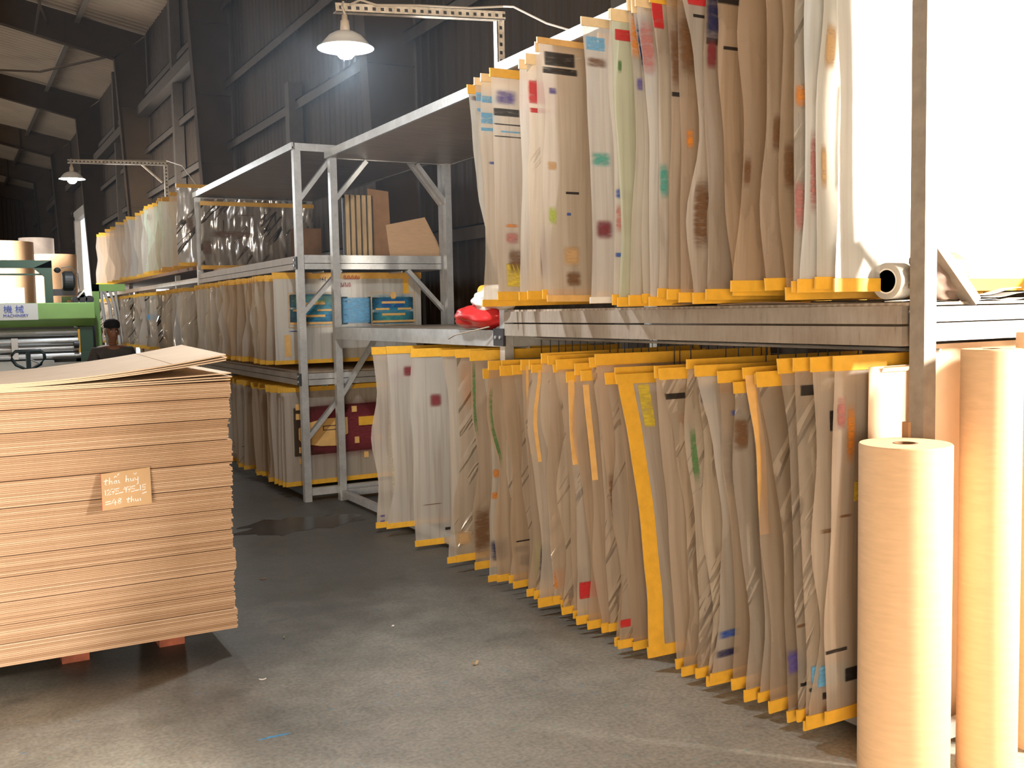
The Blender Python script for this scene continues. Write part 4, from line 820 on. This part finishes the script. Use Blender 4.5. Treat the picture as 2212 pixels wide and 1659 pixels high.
# ------------------------------------------------------------------ work lamps on slotted-angle brackets
def oriented(name, mat, p, q, parent, w1=.035, t1=.004):
    p, q = Vector(p), Vector(q); d = q - p; Ln = d.length
    mb = MB().box((0, -w1 / 2, -w1 / 2), (Ln, -w1 / 2 + t1, w1 / 2)).box((0, -w1 / 2, w1 / 2 - t1), (Ln, w1 / 2, w1 / 2))
    o = mb.build(name, mat); o.parent = parent; X = d.normalized()
    Y = Vector((0, 1, 0)); Y = (Y - X * X.dot(Y)).normalized(); Z = X.cross(Y)
    rot = Matrix((X, Y, Z)).transposed().to_4x4(); rot.translation = p - parent.location; o.matrix_local = rot
    return o
def lamp_set(watt, px, py, zp, lx, lz, rs, blab, llab, clab, cable, z0p, col=(.90, .95, 1.0)):
    br = thing('lamp_bracket', blab, 'bracket', (px, py, z0p))
    oriented('post', 'slotted_angle', (px, py, z0p), (px, py, zp), br, .045)
    oriented('arm', 'slotted_angle', (px + .02, py - .02, zp - .01), (lx - .04, py - .02, lz), br, .045)
    if rs > .15: MB().bar((px - .05, py, zp - .25), (px - .3, py, zp - .03), .02, .02).build('brace', 'angle_cream', br)
    la = thing('lamp', llab, 'lamp', (lx, py - .04, lz - .02))
    c = (lx, py - .06, lz)
    MB().tube([(lx, py - .045, lz + .03), (lx - .012, py - .06, lz + .0), (lx + .006, py - .06, lz - .045)], .007, 6).build('cord', 'wire_grey', la)
    k = rs / .145
    MB().lathe([(.0, -.04 * k), (.014 * k, -.04 * k), (.016 * k, -.065 * k), (.022 * k, -.068 * k), (.026 * k, -.125 * k), (.0, -.128 * k)], 24, c).build('socket', 'angle_cream', la, smooth=True)
    pr = [(.026, -.12), (.055, -.128), (.085, -.145), (.108, -.17), (.128, -.195), (.145, -.205), (.145, -.208), (.126, -.199), (.105, -.174), (.082, -.150), (.053, -.133), (.026, -.125)]
    MB().lathe([(a * k, b_ * k) for a, b_ in pr], 40, c, closed=True).build('shade', 'enamel_white', la, smooth=True)
    MB().lathe([(.0, -.128 * k), (.02 * k, -.13 * k), (.035 * k, -.165 * k), (.05 * k, -.205 * k), (.048 * k, -.235 * k), (.03 * k, -.255 * k), (.0, -.262 * k)], 24, c).build('bulb', 'bulb', la, smooth=True)
    l = bpy.data.lights.new('lamp_light', 'POINT'); l.energy = watt; l.color = col; l.shadow_soft_size = .05
    lo = bpy.data.objects.new('lamp_light', l); C.objects.link(lo); lo.location = (c[0], c[1], c[2] - .285 * k)
    tag(MB().tube(cable, .006, 6).build('power_cable', 'wire_grey'), clab, 'cable')
    return br, la
lamp_set(165, 2.80, 5.12, 3.19, 1.87, 3.105, .145, 'slotted steel bracket reaching out over the near rack, holding the bright lamp', 'bright white enamel lamp hanging above the aisle by the near rack', 'grey cable along the near lamp bracket running down to the films',
         [(1.90, 5.06, 3.12), (1.96, 5.07, 3.155), (2.05, 5.07, 3.14), (2.3, 5.075, 3.17), (2.6, 5.08, 3.195), (2.80, 5.07, 3.225), (2.84, 5.02, 3.215), (2.92, 4.8, 3.08), (3.0, 4.6, 2.99), (3.02, 4.5, 2.88)], 2.88)
lamp_set(130, 2.62, 13.9, 3.53, 1.48, 3.49, .155, 'thin steel lamp bracket standing on the far rack, holding the distant lamp', 'distant bright lamp hanging beyond the stack, near the green machine', 'thin cable slanting down from the far lamp bracket',
         [(1.5, 13.86, 3.51), (2.62, 13.87, 3.56), (2.75, 13.5, 3.45), (2.7, 12.4, 3.05), (2.66, 11.78, 2.93)], 2.10)

# ------------------------------------------------------------------ green converting machine
MY = 14.5
mc = thing('converting_machine', 'light green machine with rollers and a white signboard, beyond the cardboard stack', 'machine', (0, MY, 0))
MB().prism([(-3.2, MY, 1.75), (-3.2, MY - .02, 1.54), (-3.2, MY + .1, 1.44), (-3.2, MY + .5, 1.44), (-3.2, MY + .5, 1.75)], (4.95, 0, 0)).bevel(.012, 2).build('cross_beam', 'green_machine', mc)
for x in (1.55, -3.3):
    MB().prism([(x, MY + .06, .95), (x, MY + .7, .2), (x, MY + .7, 1.44), (x, MY + .04, 1.435)], (.17, 0, 0)).bevel(.01, 2).build('side_panel', 'green_dark' if x > 0 else 'green_machine', mc)
    MB().prism([(x, MY + .0, 0), (x, MY + .6, 0), (x, MY + .6, 1.1), (x, MY, 1.1)], (.16, 0, 0)).build('side_base', 'green_dark', mc)
for z, r, yy, m_ in ((1.36, .055, .10, 'steel_grey'), (1.245, .05, .06, 'steel_roller'), (1.15, .055, .08, 'steel_roller'), (1.055, .04, .02, 'steel_roller')):
    MB().lathe([(0, -3.15), (r, -3.15), (r, 1.55), (0, 1.55)], 20, (0, MY + yy, z), 'X').build('roller', m_, mc, smooth=False)
MB().box((-3.1, MY + .2, .95), (1.5, MY + .24, 1.44)).build('back_plate', 'bracket_dark', mc)
for x in (-.2, .28, .73, 1.05):
    if x == 1.05: continue
    MB().box((x, MY - .04, 1.03), (x + .075, MY + .0, 1.30)).bevel(.004, 1).build('clamp', 'paper_white', mc)
MB().lathe([(.0, 0), (.05, 0), (.05, .06), (0, .06)], 18, (1.47, MY + .0, 1.20), 'X').build('bearing', 'bracket_dark', mc)
MB().box((1.525, MY + .0, 1.05), (1.55, MY + .03, 1.40)).build('guide_rail', 'tape_yellow', mc)
MB().box((-3.1, MY - .30, .985), (1.2, MY - .02, 1.01)).build('feed_table', 'steel_grey', mc); MB().box((-3.1, MY - .31, .90), (1.62, MY - .29, .985)).build('feed_apron', 'steel_grey', mc)
MB().box((-3.0, MY - .55, .82), (1.05, MY - .33, .85)).build('lower_table', 'white_paint', mc); MB().box((-3.0, MY - .56, .3), (1.05, MY - .54, .82)).build('lower_apron', 'steel_grey', mc)
sb = MB().box((.30, MY - .035, 1.535), (1.06, MY - .02, 1.745)).build('signboard', 'sign_white', mc)
def text(body, size, loc, mat, parent, name):
    cu = bpy.data.curves.new(name, 'FONT'); cu.body = body; cu.size = size; cu.extrude = .002
    ob = bpy.data.objects.new(name, cu); C.objects.link(ob)
    me = bpy.data.meshes.new_from_object(ob.evaluated_get(bpy.context.evaluated_depsgraph_get())); C.objects.unlink(ob); bpy.data.objects.remove(ob)
    me.transform(Matrix.Rotation(PI / 2, 4, 'X')); me.materials.clear(); me.materials.append(MT[mat])
    o = bpy.data.objects.new(name, me); C.objects.link(o); off = Vector(); q = parent
    while q is not None: off += q.location; q = q.parent
    o.parent = parent; o.location = Vector(loc) - off; return o
text('機 械', .105, (.66, MY - .037, 1.635), 'sign_blue', sb, 'sign_lettering')
text('MACHINERY', .052, (.655, MY - .037, 1.575), 'sign_blue', sb, 'sign_lettering')
gear = [( .082 if k % 2 else .070) for k in range(28)]
mb = MB(); mb.tube([(.455 + r * math.cos(2 * PI * k / 28), MY - .037, 1.645 + r * math.sin(2 * PI * k / 28)) for k, r in enumerate(gear)], .007, 5, closed=True); mb.build('emblem', 'sign_red', sb)
mb = MB()
for q in (-.03, 0, .03): mb.box((.455 + q - .009, MY - .038, 1.625), (.455 + q + .009, MY - .036, 1.665))
mb.build('emblem_letters', 'sign_red', sb)
# dark green gantry on top
gt = thing('gantry_frame', 'dark green gantry frame standing behind the machine beam', 'frame', (0, MY + .9, 0))
GY = MY + .9
MB().box((-2.6, GY, 2.24), (1.33, GY + .09, 2.345)).build('gantry_beam', 'green_dark', gt); MB().box((-2.6, GY + .02, 2.14), (1.25, GY + .05, 2.165)).build('gantry_rod', 'green_dark', gt)
MB().prism([(1.33, GY, 2.345), (1.33, GY, 0), (1.23, GY, 0), (1.23, GY, 2.12), (1.10, GY, 2.24)], (0, .09, 0)).build('upright', 'green_dark', gt)
MB().prism([(-2.6, GY, 2.345), (-2.6, GY, 0), (-2.5, GY, 0), (-2.5, GY, 2.24)], (0, .09, 0)).build('upright', 'green_dark', gt)
MB().box((1.33, GY + .02, 1.86), (1.62, GY + .08, 1.95)).build('motor_arm', 'bracket_dark', gt)
MB().lathe([(0, -.07), (.11, -.07), (.135, -.04), (.135, .06), (.09, .09), (0, .09)], 24, (1.52, GY - .02, 2.06), 'X').build('motor', 'black_rubber', gt, smooth=False)
MB().tube([(1.44, GY - .05, 2.24), (1.56, GY - .05, 2.26), (1.65, GY - .05, 2.16), (1.66, GY - .05, 1.95)], .008, 6).build('hose', 'steel_roller', gt)
MB().lathe([(0, -.04), (.03, -.03), (.05, 0), (.03, .03), (0, .04)], 12, (1.40, GY + .02, 2.21), 'Z').build('knob', 'black_rubber', gt)
t = thing('lower_frame', 'light green bracket frame to the right of the machine top', 'frame', (1.9, 15.6, 0))
MB().box((1.86, 15.6, 0), (1.95, 15.68, 2.02)).build('upright', 'green_machine', t); MB().box((1.86, 15.6, 1.92), (2.3, 15.68, 2.02)).build('bar', 'green_machine', t); MB().box((1.52, 15.6, 1.80), (1.86, 15.66, 1.85)).build('bar', 'green_machine', t)
MB().box((1.45, 15.6, 0), (1.52, 15.66, 1.85)).build('upright', 'green_machine', t)
t = thing('spool_heap', 'dark gear cluster on top of the machine end', 'machine part', (1.72, 15.3, 1.70))
for k, (x, z, r) in enumerate(((1.60, 1.80, .05), (1.69, 1.81, .06), (1.78, 1.80, .055), (1.68, 1.87, .045))): MB().lathe([(0, -.05), (r, -.05), (r, .05), (0, .05)], 10, (x, 15.3, z), 'Y').build('spool', 'bracket_dark', t)
MB().box((1.54, 15.24, 1.0), (1.83, 15.36, 1.76)).build('stand', 'bracket_dark', t)
MB().bar((1.62, 15.22, 1.83), (1.78, 15.22, 2.0), .02, .02).build('lever', 'steel_roller', t)
# white rods and tubes beside the far rack
for k, (x, y, lean_) in enumerate(((2.02, 16.6, .0), (2.12, 16.7, .0), (2.25, 16.9, -.09), (2.35, 17.1, -.07), (2.42, 17.3, -.02))):
    tag(MB().tube([(x + .1, y, 0), (x + .05, y, 1.2), (x, y, 1.75), (x + lean_, y, 2.0)], .022, 8).build('plastic_tube', 'white_paint', smooth=True), '%s pale tube from the left, leaning upright beside the far rack' % ORD[k], 'tube', 'pale tubes by the far rack')
# parent reels behind the machine
def reel(x, y, r, h, lab, mat='kraft'):
    return roll('paper_reel', (x, y, 0), r, h, lab, 'paper reels behind the machine', core=.12, mat=mat, seam=False)
reel(.93, 20.0, .52, 2.89, 'tall kraft reel at the left edge behind the green machine')
reel(1.95, 22.0, .42, 2.79, 'kraft reel right of the tall one, behind the machine motor')
simple('wrap_grey', (.42, .36, .32), .25, vary=.15, scale=4)
reel(1.87, 25.0, .36, 3.32, 'plastic-wrapped reel standing behind the two kraft reels', 'wrap_grey')
tag(MB().box((-1.2, 18.2, 1.5), (1.15, 18.6, 2.05)).bevel(.02, 1).build('white_bale', 'paper_white'), 'pale wrapped bale standing behind the signboard beam', 'bale')
o = tag(MB().box((-1.3, 18.1, 0), (1.25, 18.7, 1.5)).build('bale_stand', 'steel_grey'), 'grey stand carrying the pale bale behind the machine', 'stand')
# pallet truck handle behind the stack
pj = thing('pallet_truck', 'dark pallet truck with loop handle behind the cardboard stack', 'pallet truck', (.475, 7.5, 0))
hz = 1.335
MB().tube([(.475, 7.5, hz - .13), (.40, 7.5, hz - .09), (.375, 7.5, hz - .05), (.378, 7.5, hz - .02), (.40, 7.5, hz), (.55, 7.5, hz), (.572, 7.5, hz - .02), (.575, 7.5, hz - .05), (.55, 7.5, hz - .09)], .0105, 8, closed=True).build('handle_loop', 'teal_black', pj, smooth=True)
MB().tube([(.475, 7.5, hz), (.475, 7.5, hz - .15), (.475, 7.45, .25)], .015, 8).build('shaft', 'teal_black', pj)
MB().tube([(.485, 7.5, hz - .055), (.55, 7.5, hz - .09)], .006, 6).build('release_lever', 'steel_grey', pj)
MB().lathe([(0, -.09), (.085, -.09), (.085, .09), (0, .09)], 20, (.475, 7.45, .085), 'X').build('wheel', 'black_rubber', pj)
MB().box((.38, 7.38, .16), (.57, 7.52, .30)).build('pump', 'green_dark', pj)
for x in (.25, .56): MB().box((x, 7.5, .06), (x + .15, 8.6, .11)).build('fork', 'green_dark', pj)

# ------------------------------------------------------------------ person standing behind the stack
def skin_mesh(chains, name, mat, parent, sub=2, root_i=0, sc=1.0, org=(0, 0, 0)):
    vs, es, rs, idx = [], [], [], {}
    for ch in chains:
        prev = None
        for key, p, r in ch:
            if key not in idx: idx[key] = len(vs); vs.append(Vector(p) * sc + Vector(org)); rs.append(r)
            if prev is not None: es.append((prev, idx[key]))
            prev = idx[key]
    me = bpy.data.meshes.new(name); me.from_pydata(vs, es, []); o = bpy.data.objects.new(name, me); C.objects.link(o)
    md = o.modifiers.new('s', 'SKIN'); md.use_smooth_shade = True
    for i, r in enumerate(rs):
        rr = r if isinstance(r, tuple) else (r, r); sv = me.skin_vertices[0].data[i]; sv.radius = (rr[0] * sc, rr[1] * sc); sv.use_root = (i == root_i)
    m2 = o.modifiers.new('u', 'SUBSURF'); m2.levels = m2.render_levels = sub
    dg = bpy.context.evaluated_depsgraph_get(); dg.update(); nm = bpy.data.meshes.new_from_object(o.evaluated_get(dg)); C.objects.unlink(o); bpy.data.objects.remove(o)
    nm.materials.clear(); nm.materials.append(MT[mat])
    for p in nm.polygons: p.use_smooth = True
    o = bpy.data.objects.new(name, nm); C.objects.link(o); o.parent = parent; return o
pr_ = thing('person', 'person in a black cap and dark grey t-shirt standing behind the cardboard stack', 'person', (1.545, 11.5, 0)); pr_.rotation_euler = (0, 0, .12)
Hc = [('pel', (0, 0, .80), (.13, .10)), ('wst', (0, 0, .93), (.12, .09)), ('chs', (0, .01, 1.10), (.145, .10)), ('shd', (0, .015, 1.205), (.12, .075)), ('nk0', (0, .015, 1.25), .044), ('nk1', (0, .008, 1.285), .040), ('jaw', (0, -.030, 1.325), (.044, .054)), ('fac', (0, -.014, 1.385), (.064, .076)), ('crn', (0, .0, 1.455), (.070, .086)), ('top', (0, .0, 1.495), (.052, .064))]
chains = [Hc]
for s in (-1, 1):
    n = 'L' if s < 0 else 'R'
    chains.append([('shd', 0, 0), (n + 'sh', (s * .165, .015, 1.19), .058), (n + 'ua', (s * .205, .02, 1.08), .046), (n + 'el', (s * .225, .03, .93), .038), (n + 'fa', (s * .225, -.02, .80), .033), (n + 'wr', (s * .215, -.06, .70), .025), (n + 'pm', (s * .21, -.075, .64), (.032, .02)), (n + 'kn', (s * .21, -.085, .605), (.03, .017))])
    for q, ln in ((-.024, .055), (-.008, .066), (.008, .07), (.024, .062)):
        chains.append([(n + 'kn', 0, 0), (n + 'f%d' % int(q * 1000), (s * .21, -.09 + q, .58), .009), (n + 'g%d' % int(q * 1000), (s * .205, -.097 + q, .605 - ln), .0075)])
    chains.append([(n + 'pm', 0, 0), (n + 't1', (s * .195, -.115, .62), .011), (n + 't2', (s * .19, -.128, .585), .009)])
    chains.append([('pel', 0, 0), (n + 'hp', (s * .085, 0, .75), .088), (n + 'th', (s * .09, 0, .60), .075), (n + 'nee', (s * .09, -.01, .42), .054), (n + 'cf', (s * .09, .015, .30), .05), (n + 'an', (s * .09, .02, .09), .035), (n + 'hl', (s * .09, .03, .045), .036), (n + 'to', (s * .095, -.12, .03), (.036, .026))])
body = skin_mesh(chains, 'body', 'skin', pr_)
# nose, brow and ears worked into the same body mesh
bm = bmesh.new(); bm.from_mesh(body.data)
for v in bm.verts:
    x, y, z = v.co
    if 1.31 < z < 1.45 and y < -.045:
        g = math.exp(-(x / .012) ** 2 - ((z - 1.368) / .018) ** 2); v.co.y -= .022 * g
        for sx_ in (-.028, .028): v.co.y += .010 * math.exp(-((x - sx_) / .014) ** 2 - ((z - 1.396) / .010) ** 2)
        v.co.y -= .006 * math.exp(-(x / .02) ** 2 - ((z - 1.330) / .008) ** 2)
for s in (-1, 1):
    r = bmesh.ops.create_uvsphere(bm, u_segments=10, v_segments=8, radius=1)
    for v in r['verts']: v.co = Vector((s * .070 + v.co.x * .010, .005 + v.co.y * .018, 1.385 + v.co.z * .030))
bm.to_mesh(body.data); bm.free()
for s in (-1, 1):
    e = MB().lathe([(0, -.009), (.007, -.006), (.009, 0), (.007, .006), (0, .009)], 12, (0, 0, 0), 'Y').build('eye', 'eye_white'); e.parent = pr_; e.location = (s * .026, -.078, 1.396)
    e2 = MB().lathe([(0, -.003), (.0045, -.002), (.0045, .0), (0, .001)], 10, (0, 0, 0), 'Y').build('pupil', 'cap_black'); e2.parent = e; e2.location = (0, -.008, 0)
    b_ = MB().tube([(-.016, 0, 0), (0, -.004, .005), (.016, 0, 0)], .003, 5).build('eyebrow', 'cap_black'); b_.parent = pr_; b_.location = (s * .026, -.084, 1.414)
mo = MB().tube([(-.022, .004, 0), (-.008, -.001, .001), (.008, -.001, .001), (.022, .004, 0)], [.002, .004, .004, .002], 6).build('mouth', 'lip'); mo.parent = pr_; mo.location = (0, -.081, 1.334)
shirt = [[('a', (0, 0, .76), (.155, .115)), ('b', (0, 0, .93), (.145, .108)), ('c', (0, .01, 1.09), (.165, .118)), ('d', (0, .015, 1.200), (.140, .090)), ('d2', (0, .014, 1.232), (.095, .075)), ('e', (0, .012, 1.268), (.058, .058))]]
for s in (-1, 1): shirt.append([('d', 0, 0), ('s%d' % s, (s * .170, .015, 1.185), .068), ('u%d' % s, (s * .212, .02, 1.07), .062), ('v%d' % s, (s * .222, .022, 1.02), .064)])
skin_mesh(shirt, 't_shirt', 'shirt_grey', pr_)
tr = [[('p', (0, 0, .80), (.14, .11)), ('q', (0, 0, .74), (.14, .11))]]
for s in (-1, 1): tr.append([('q', 0, 0), ('h%d' % s, (s * .088, 0, .66), .092), ('k%d' % s, (s * .09, -.005, .42), .070), ('c%d' % s, (s * .09, .015, .25), .064), ('f%d' % s, (s * .09, .02, .09), .056)])
skin_mesh(tr, 'trousers', 'trousers', pr_)
for s in (-1, 1):
    m_ = MB().lathe([(0, -.155), (.03, -.145), (.045, -.09), (.044, .0), (.040, .06), (.0, .07)], 16, (0, 0, 0), 'Y').build('shoe', 'shoe_black', smooth=True); m_.parent = pr_; m_.location = (s * .092, 0, .042); m_.scale = (1, 1, .95)
cp = MB().lathe([(.088, -.03), (.092, 0), (.088, .035), (.066, .066), (.03, .08), (0, .083)], 28, (0, 0, 0)).build('cap', 'cap_black', smooth=True); cp.parent = pr_; cp.location = (0, .0, 1.462); cp.scale = (.90, 1.06, .85)
bmk = MB().grid(lambda u, v: ((u - .5) * .135 * (1 - .25 * v), -.085 - .055 * v + .11 * (u - .5) ** 2 * 4 * .35, -.012 - .015 * v - .03 * (u - .5) ** 2 * 4 * .5), 8, 4, (0, 0, -.003)).build('cap_visor', 'cap_black', smooth=True); bmk.parent = cp

# ------------------------------------------------------------------ marks and litter on the floor
def floor_xy_patch(name, pts, mat, z=.0015):
    return MB().prism([(x, y, .0002) for x, y in pts], (0, 0, z)).build(name, mat)
def blob(cx, cy, rx, ry, seed, n=28, rag=.35):
    rg = random.Random(seed); return [(cx + rx * (1 + rg.uniform(-rag, rag)) * math.cos(2 * PI * k / n), cy + ry * (1 + rg.uniform(-rag, rag)) * math.sin(2 * PI * k / n)) for k in range(n)]
tag(floor_xy_patch('ink_stain', blob(2.2, 7.25, .45, .28, 5, rag=.3), 'ink_wet'), 'large dark wet ink stain on the floor by the near rack foot', 'stain')  # dark patch painted in place of the cast shadows here
simple('ink_blue_floor', (.08, .33, .62), .5, vary=.3, scale=30)
tag(floor_xy_patch('paint_streak', blob(.98, 3.62, .05, .007, 3, rag=.5), 'ink_blue_floor', .001), 'short blue paint streak on the bright foreground floor', 'stain')
def chip(x, y, a, l, wd_, mat, lab, cat='litter', up=.004):
    c, s_ = math.cos(a), math.sin(a)
    o = MB().grid(lambda u, v: (x + c * l * (u - .5) - s_ * wd_ * (v - .5), y + s_ * l * (u - .5) + c * wd_ * (v - .5), .001 + up * 4 * (u - .5) ** 2), 4, 1, (0, 0, .0015)).build('paper_scrap', mat); return tag(o, lab, cat, 'scraps on the floor')
chip(2.02, 2.62, .4, .05, .02, 'dust_litter', 'tan paper scrap on the dark floor below the nearest films', up=.012)
chip(1.95, 3.9, .3, .03, .015, 'dust_litter', 'curled tan scrap beside the serrated shadow under the films', up=.014)
chip(1.34, 4.72, 1.2, .035, .005, 'leaf_olive', 'thin olive twig on the floor right of the pallet')
chip(1.10, 4.22, -.2, .03, .012, 'paper_white', 'small pale scrap on the floor in front of the pallet corner')
chip(1.85, 4.6, .8, .02, .01, 'paper_white', 'tiny white scrap in the middle of the aisle floor')
chip(1.55, 5.85, .2, .035, .016, 'core_brown', 'dark brown scrap on the aisle floor right of the stack')

# ------------------------------------------------------------------ haze box added to give the near lamp its bluish bloom
m = bpy.data.materials.new('dust_haze'); m.use_nodes = True; nt = m.node_tree; nt.nodes.clear()
vs_ = nd(nt, 'ShaderNodeVolumeScatter'); vs_.inputs['Color'].default_value = (.75, .88, 1, 1); vs_.inputs['Density'].default_value = .0075; vs_.inputs['Anisotropy'].default_value = .2
lk(nt, vs_.outputs[0], nd(nt, 'ShaderNodeOutputMaterial').inputs['Volume']); MT['dust_haze'] = m
hz_ = MB().box((.3, 3.6, 1.7), (3.4, 6.7, 4.6)).build('dust_haze', 'dust_haze'); tag(hz_, 'faint bluish dusty haze glowing around the near lamp', 'haze', kind='stuff')
S.cycles.volume_bounces = 0
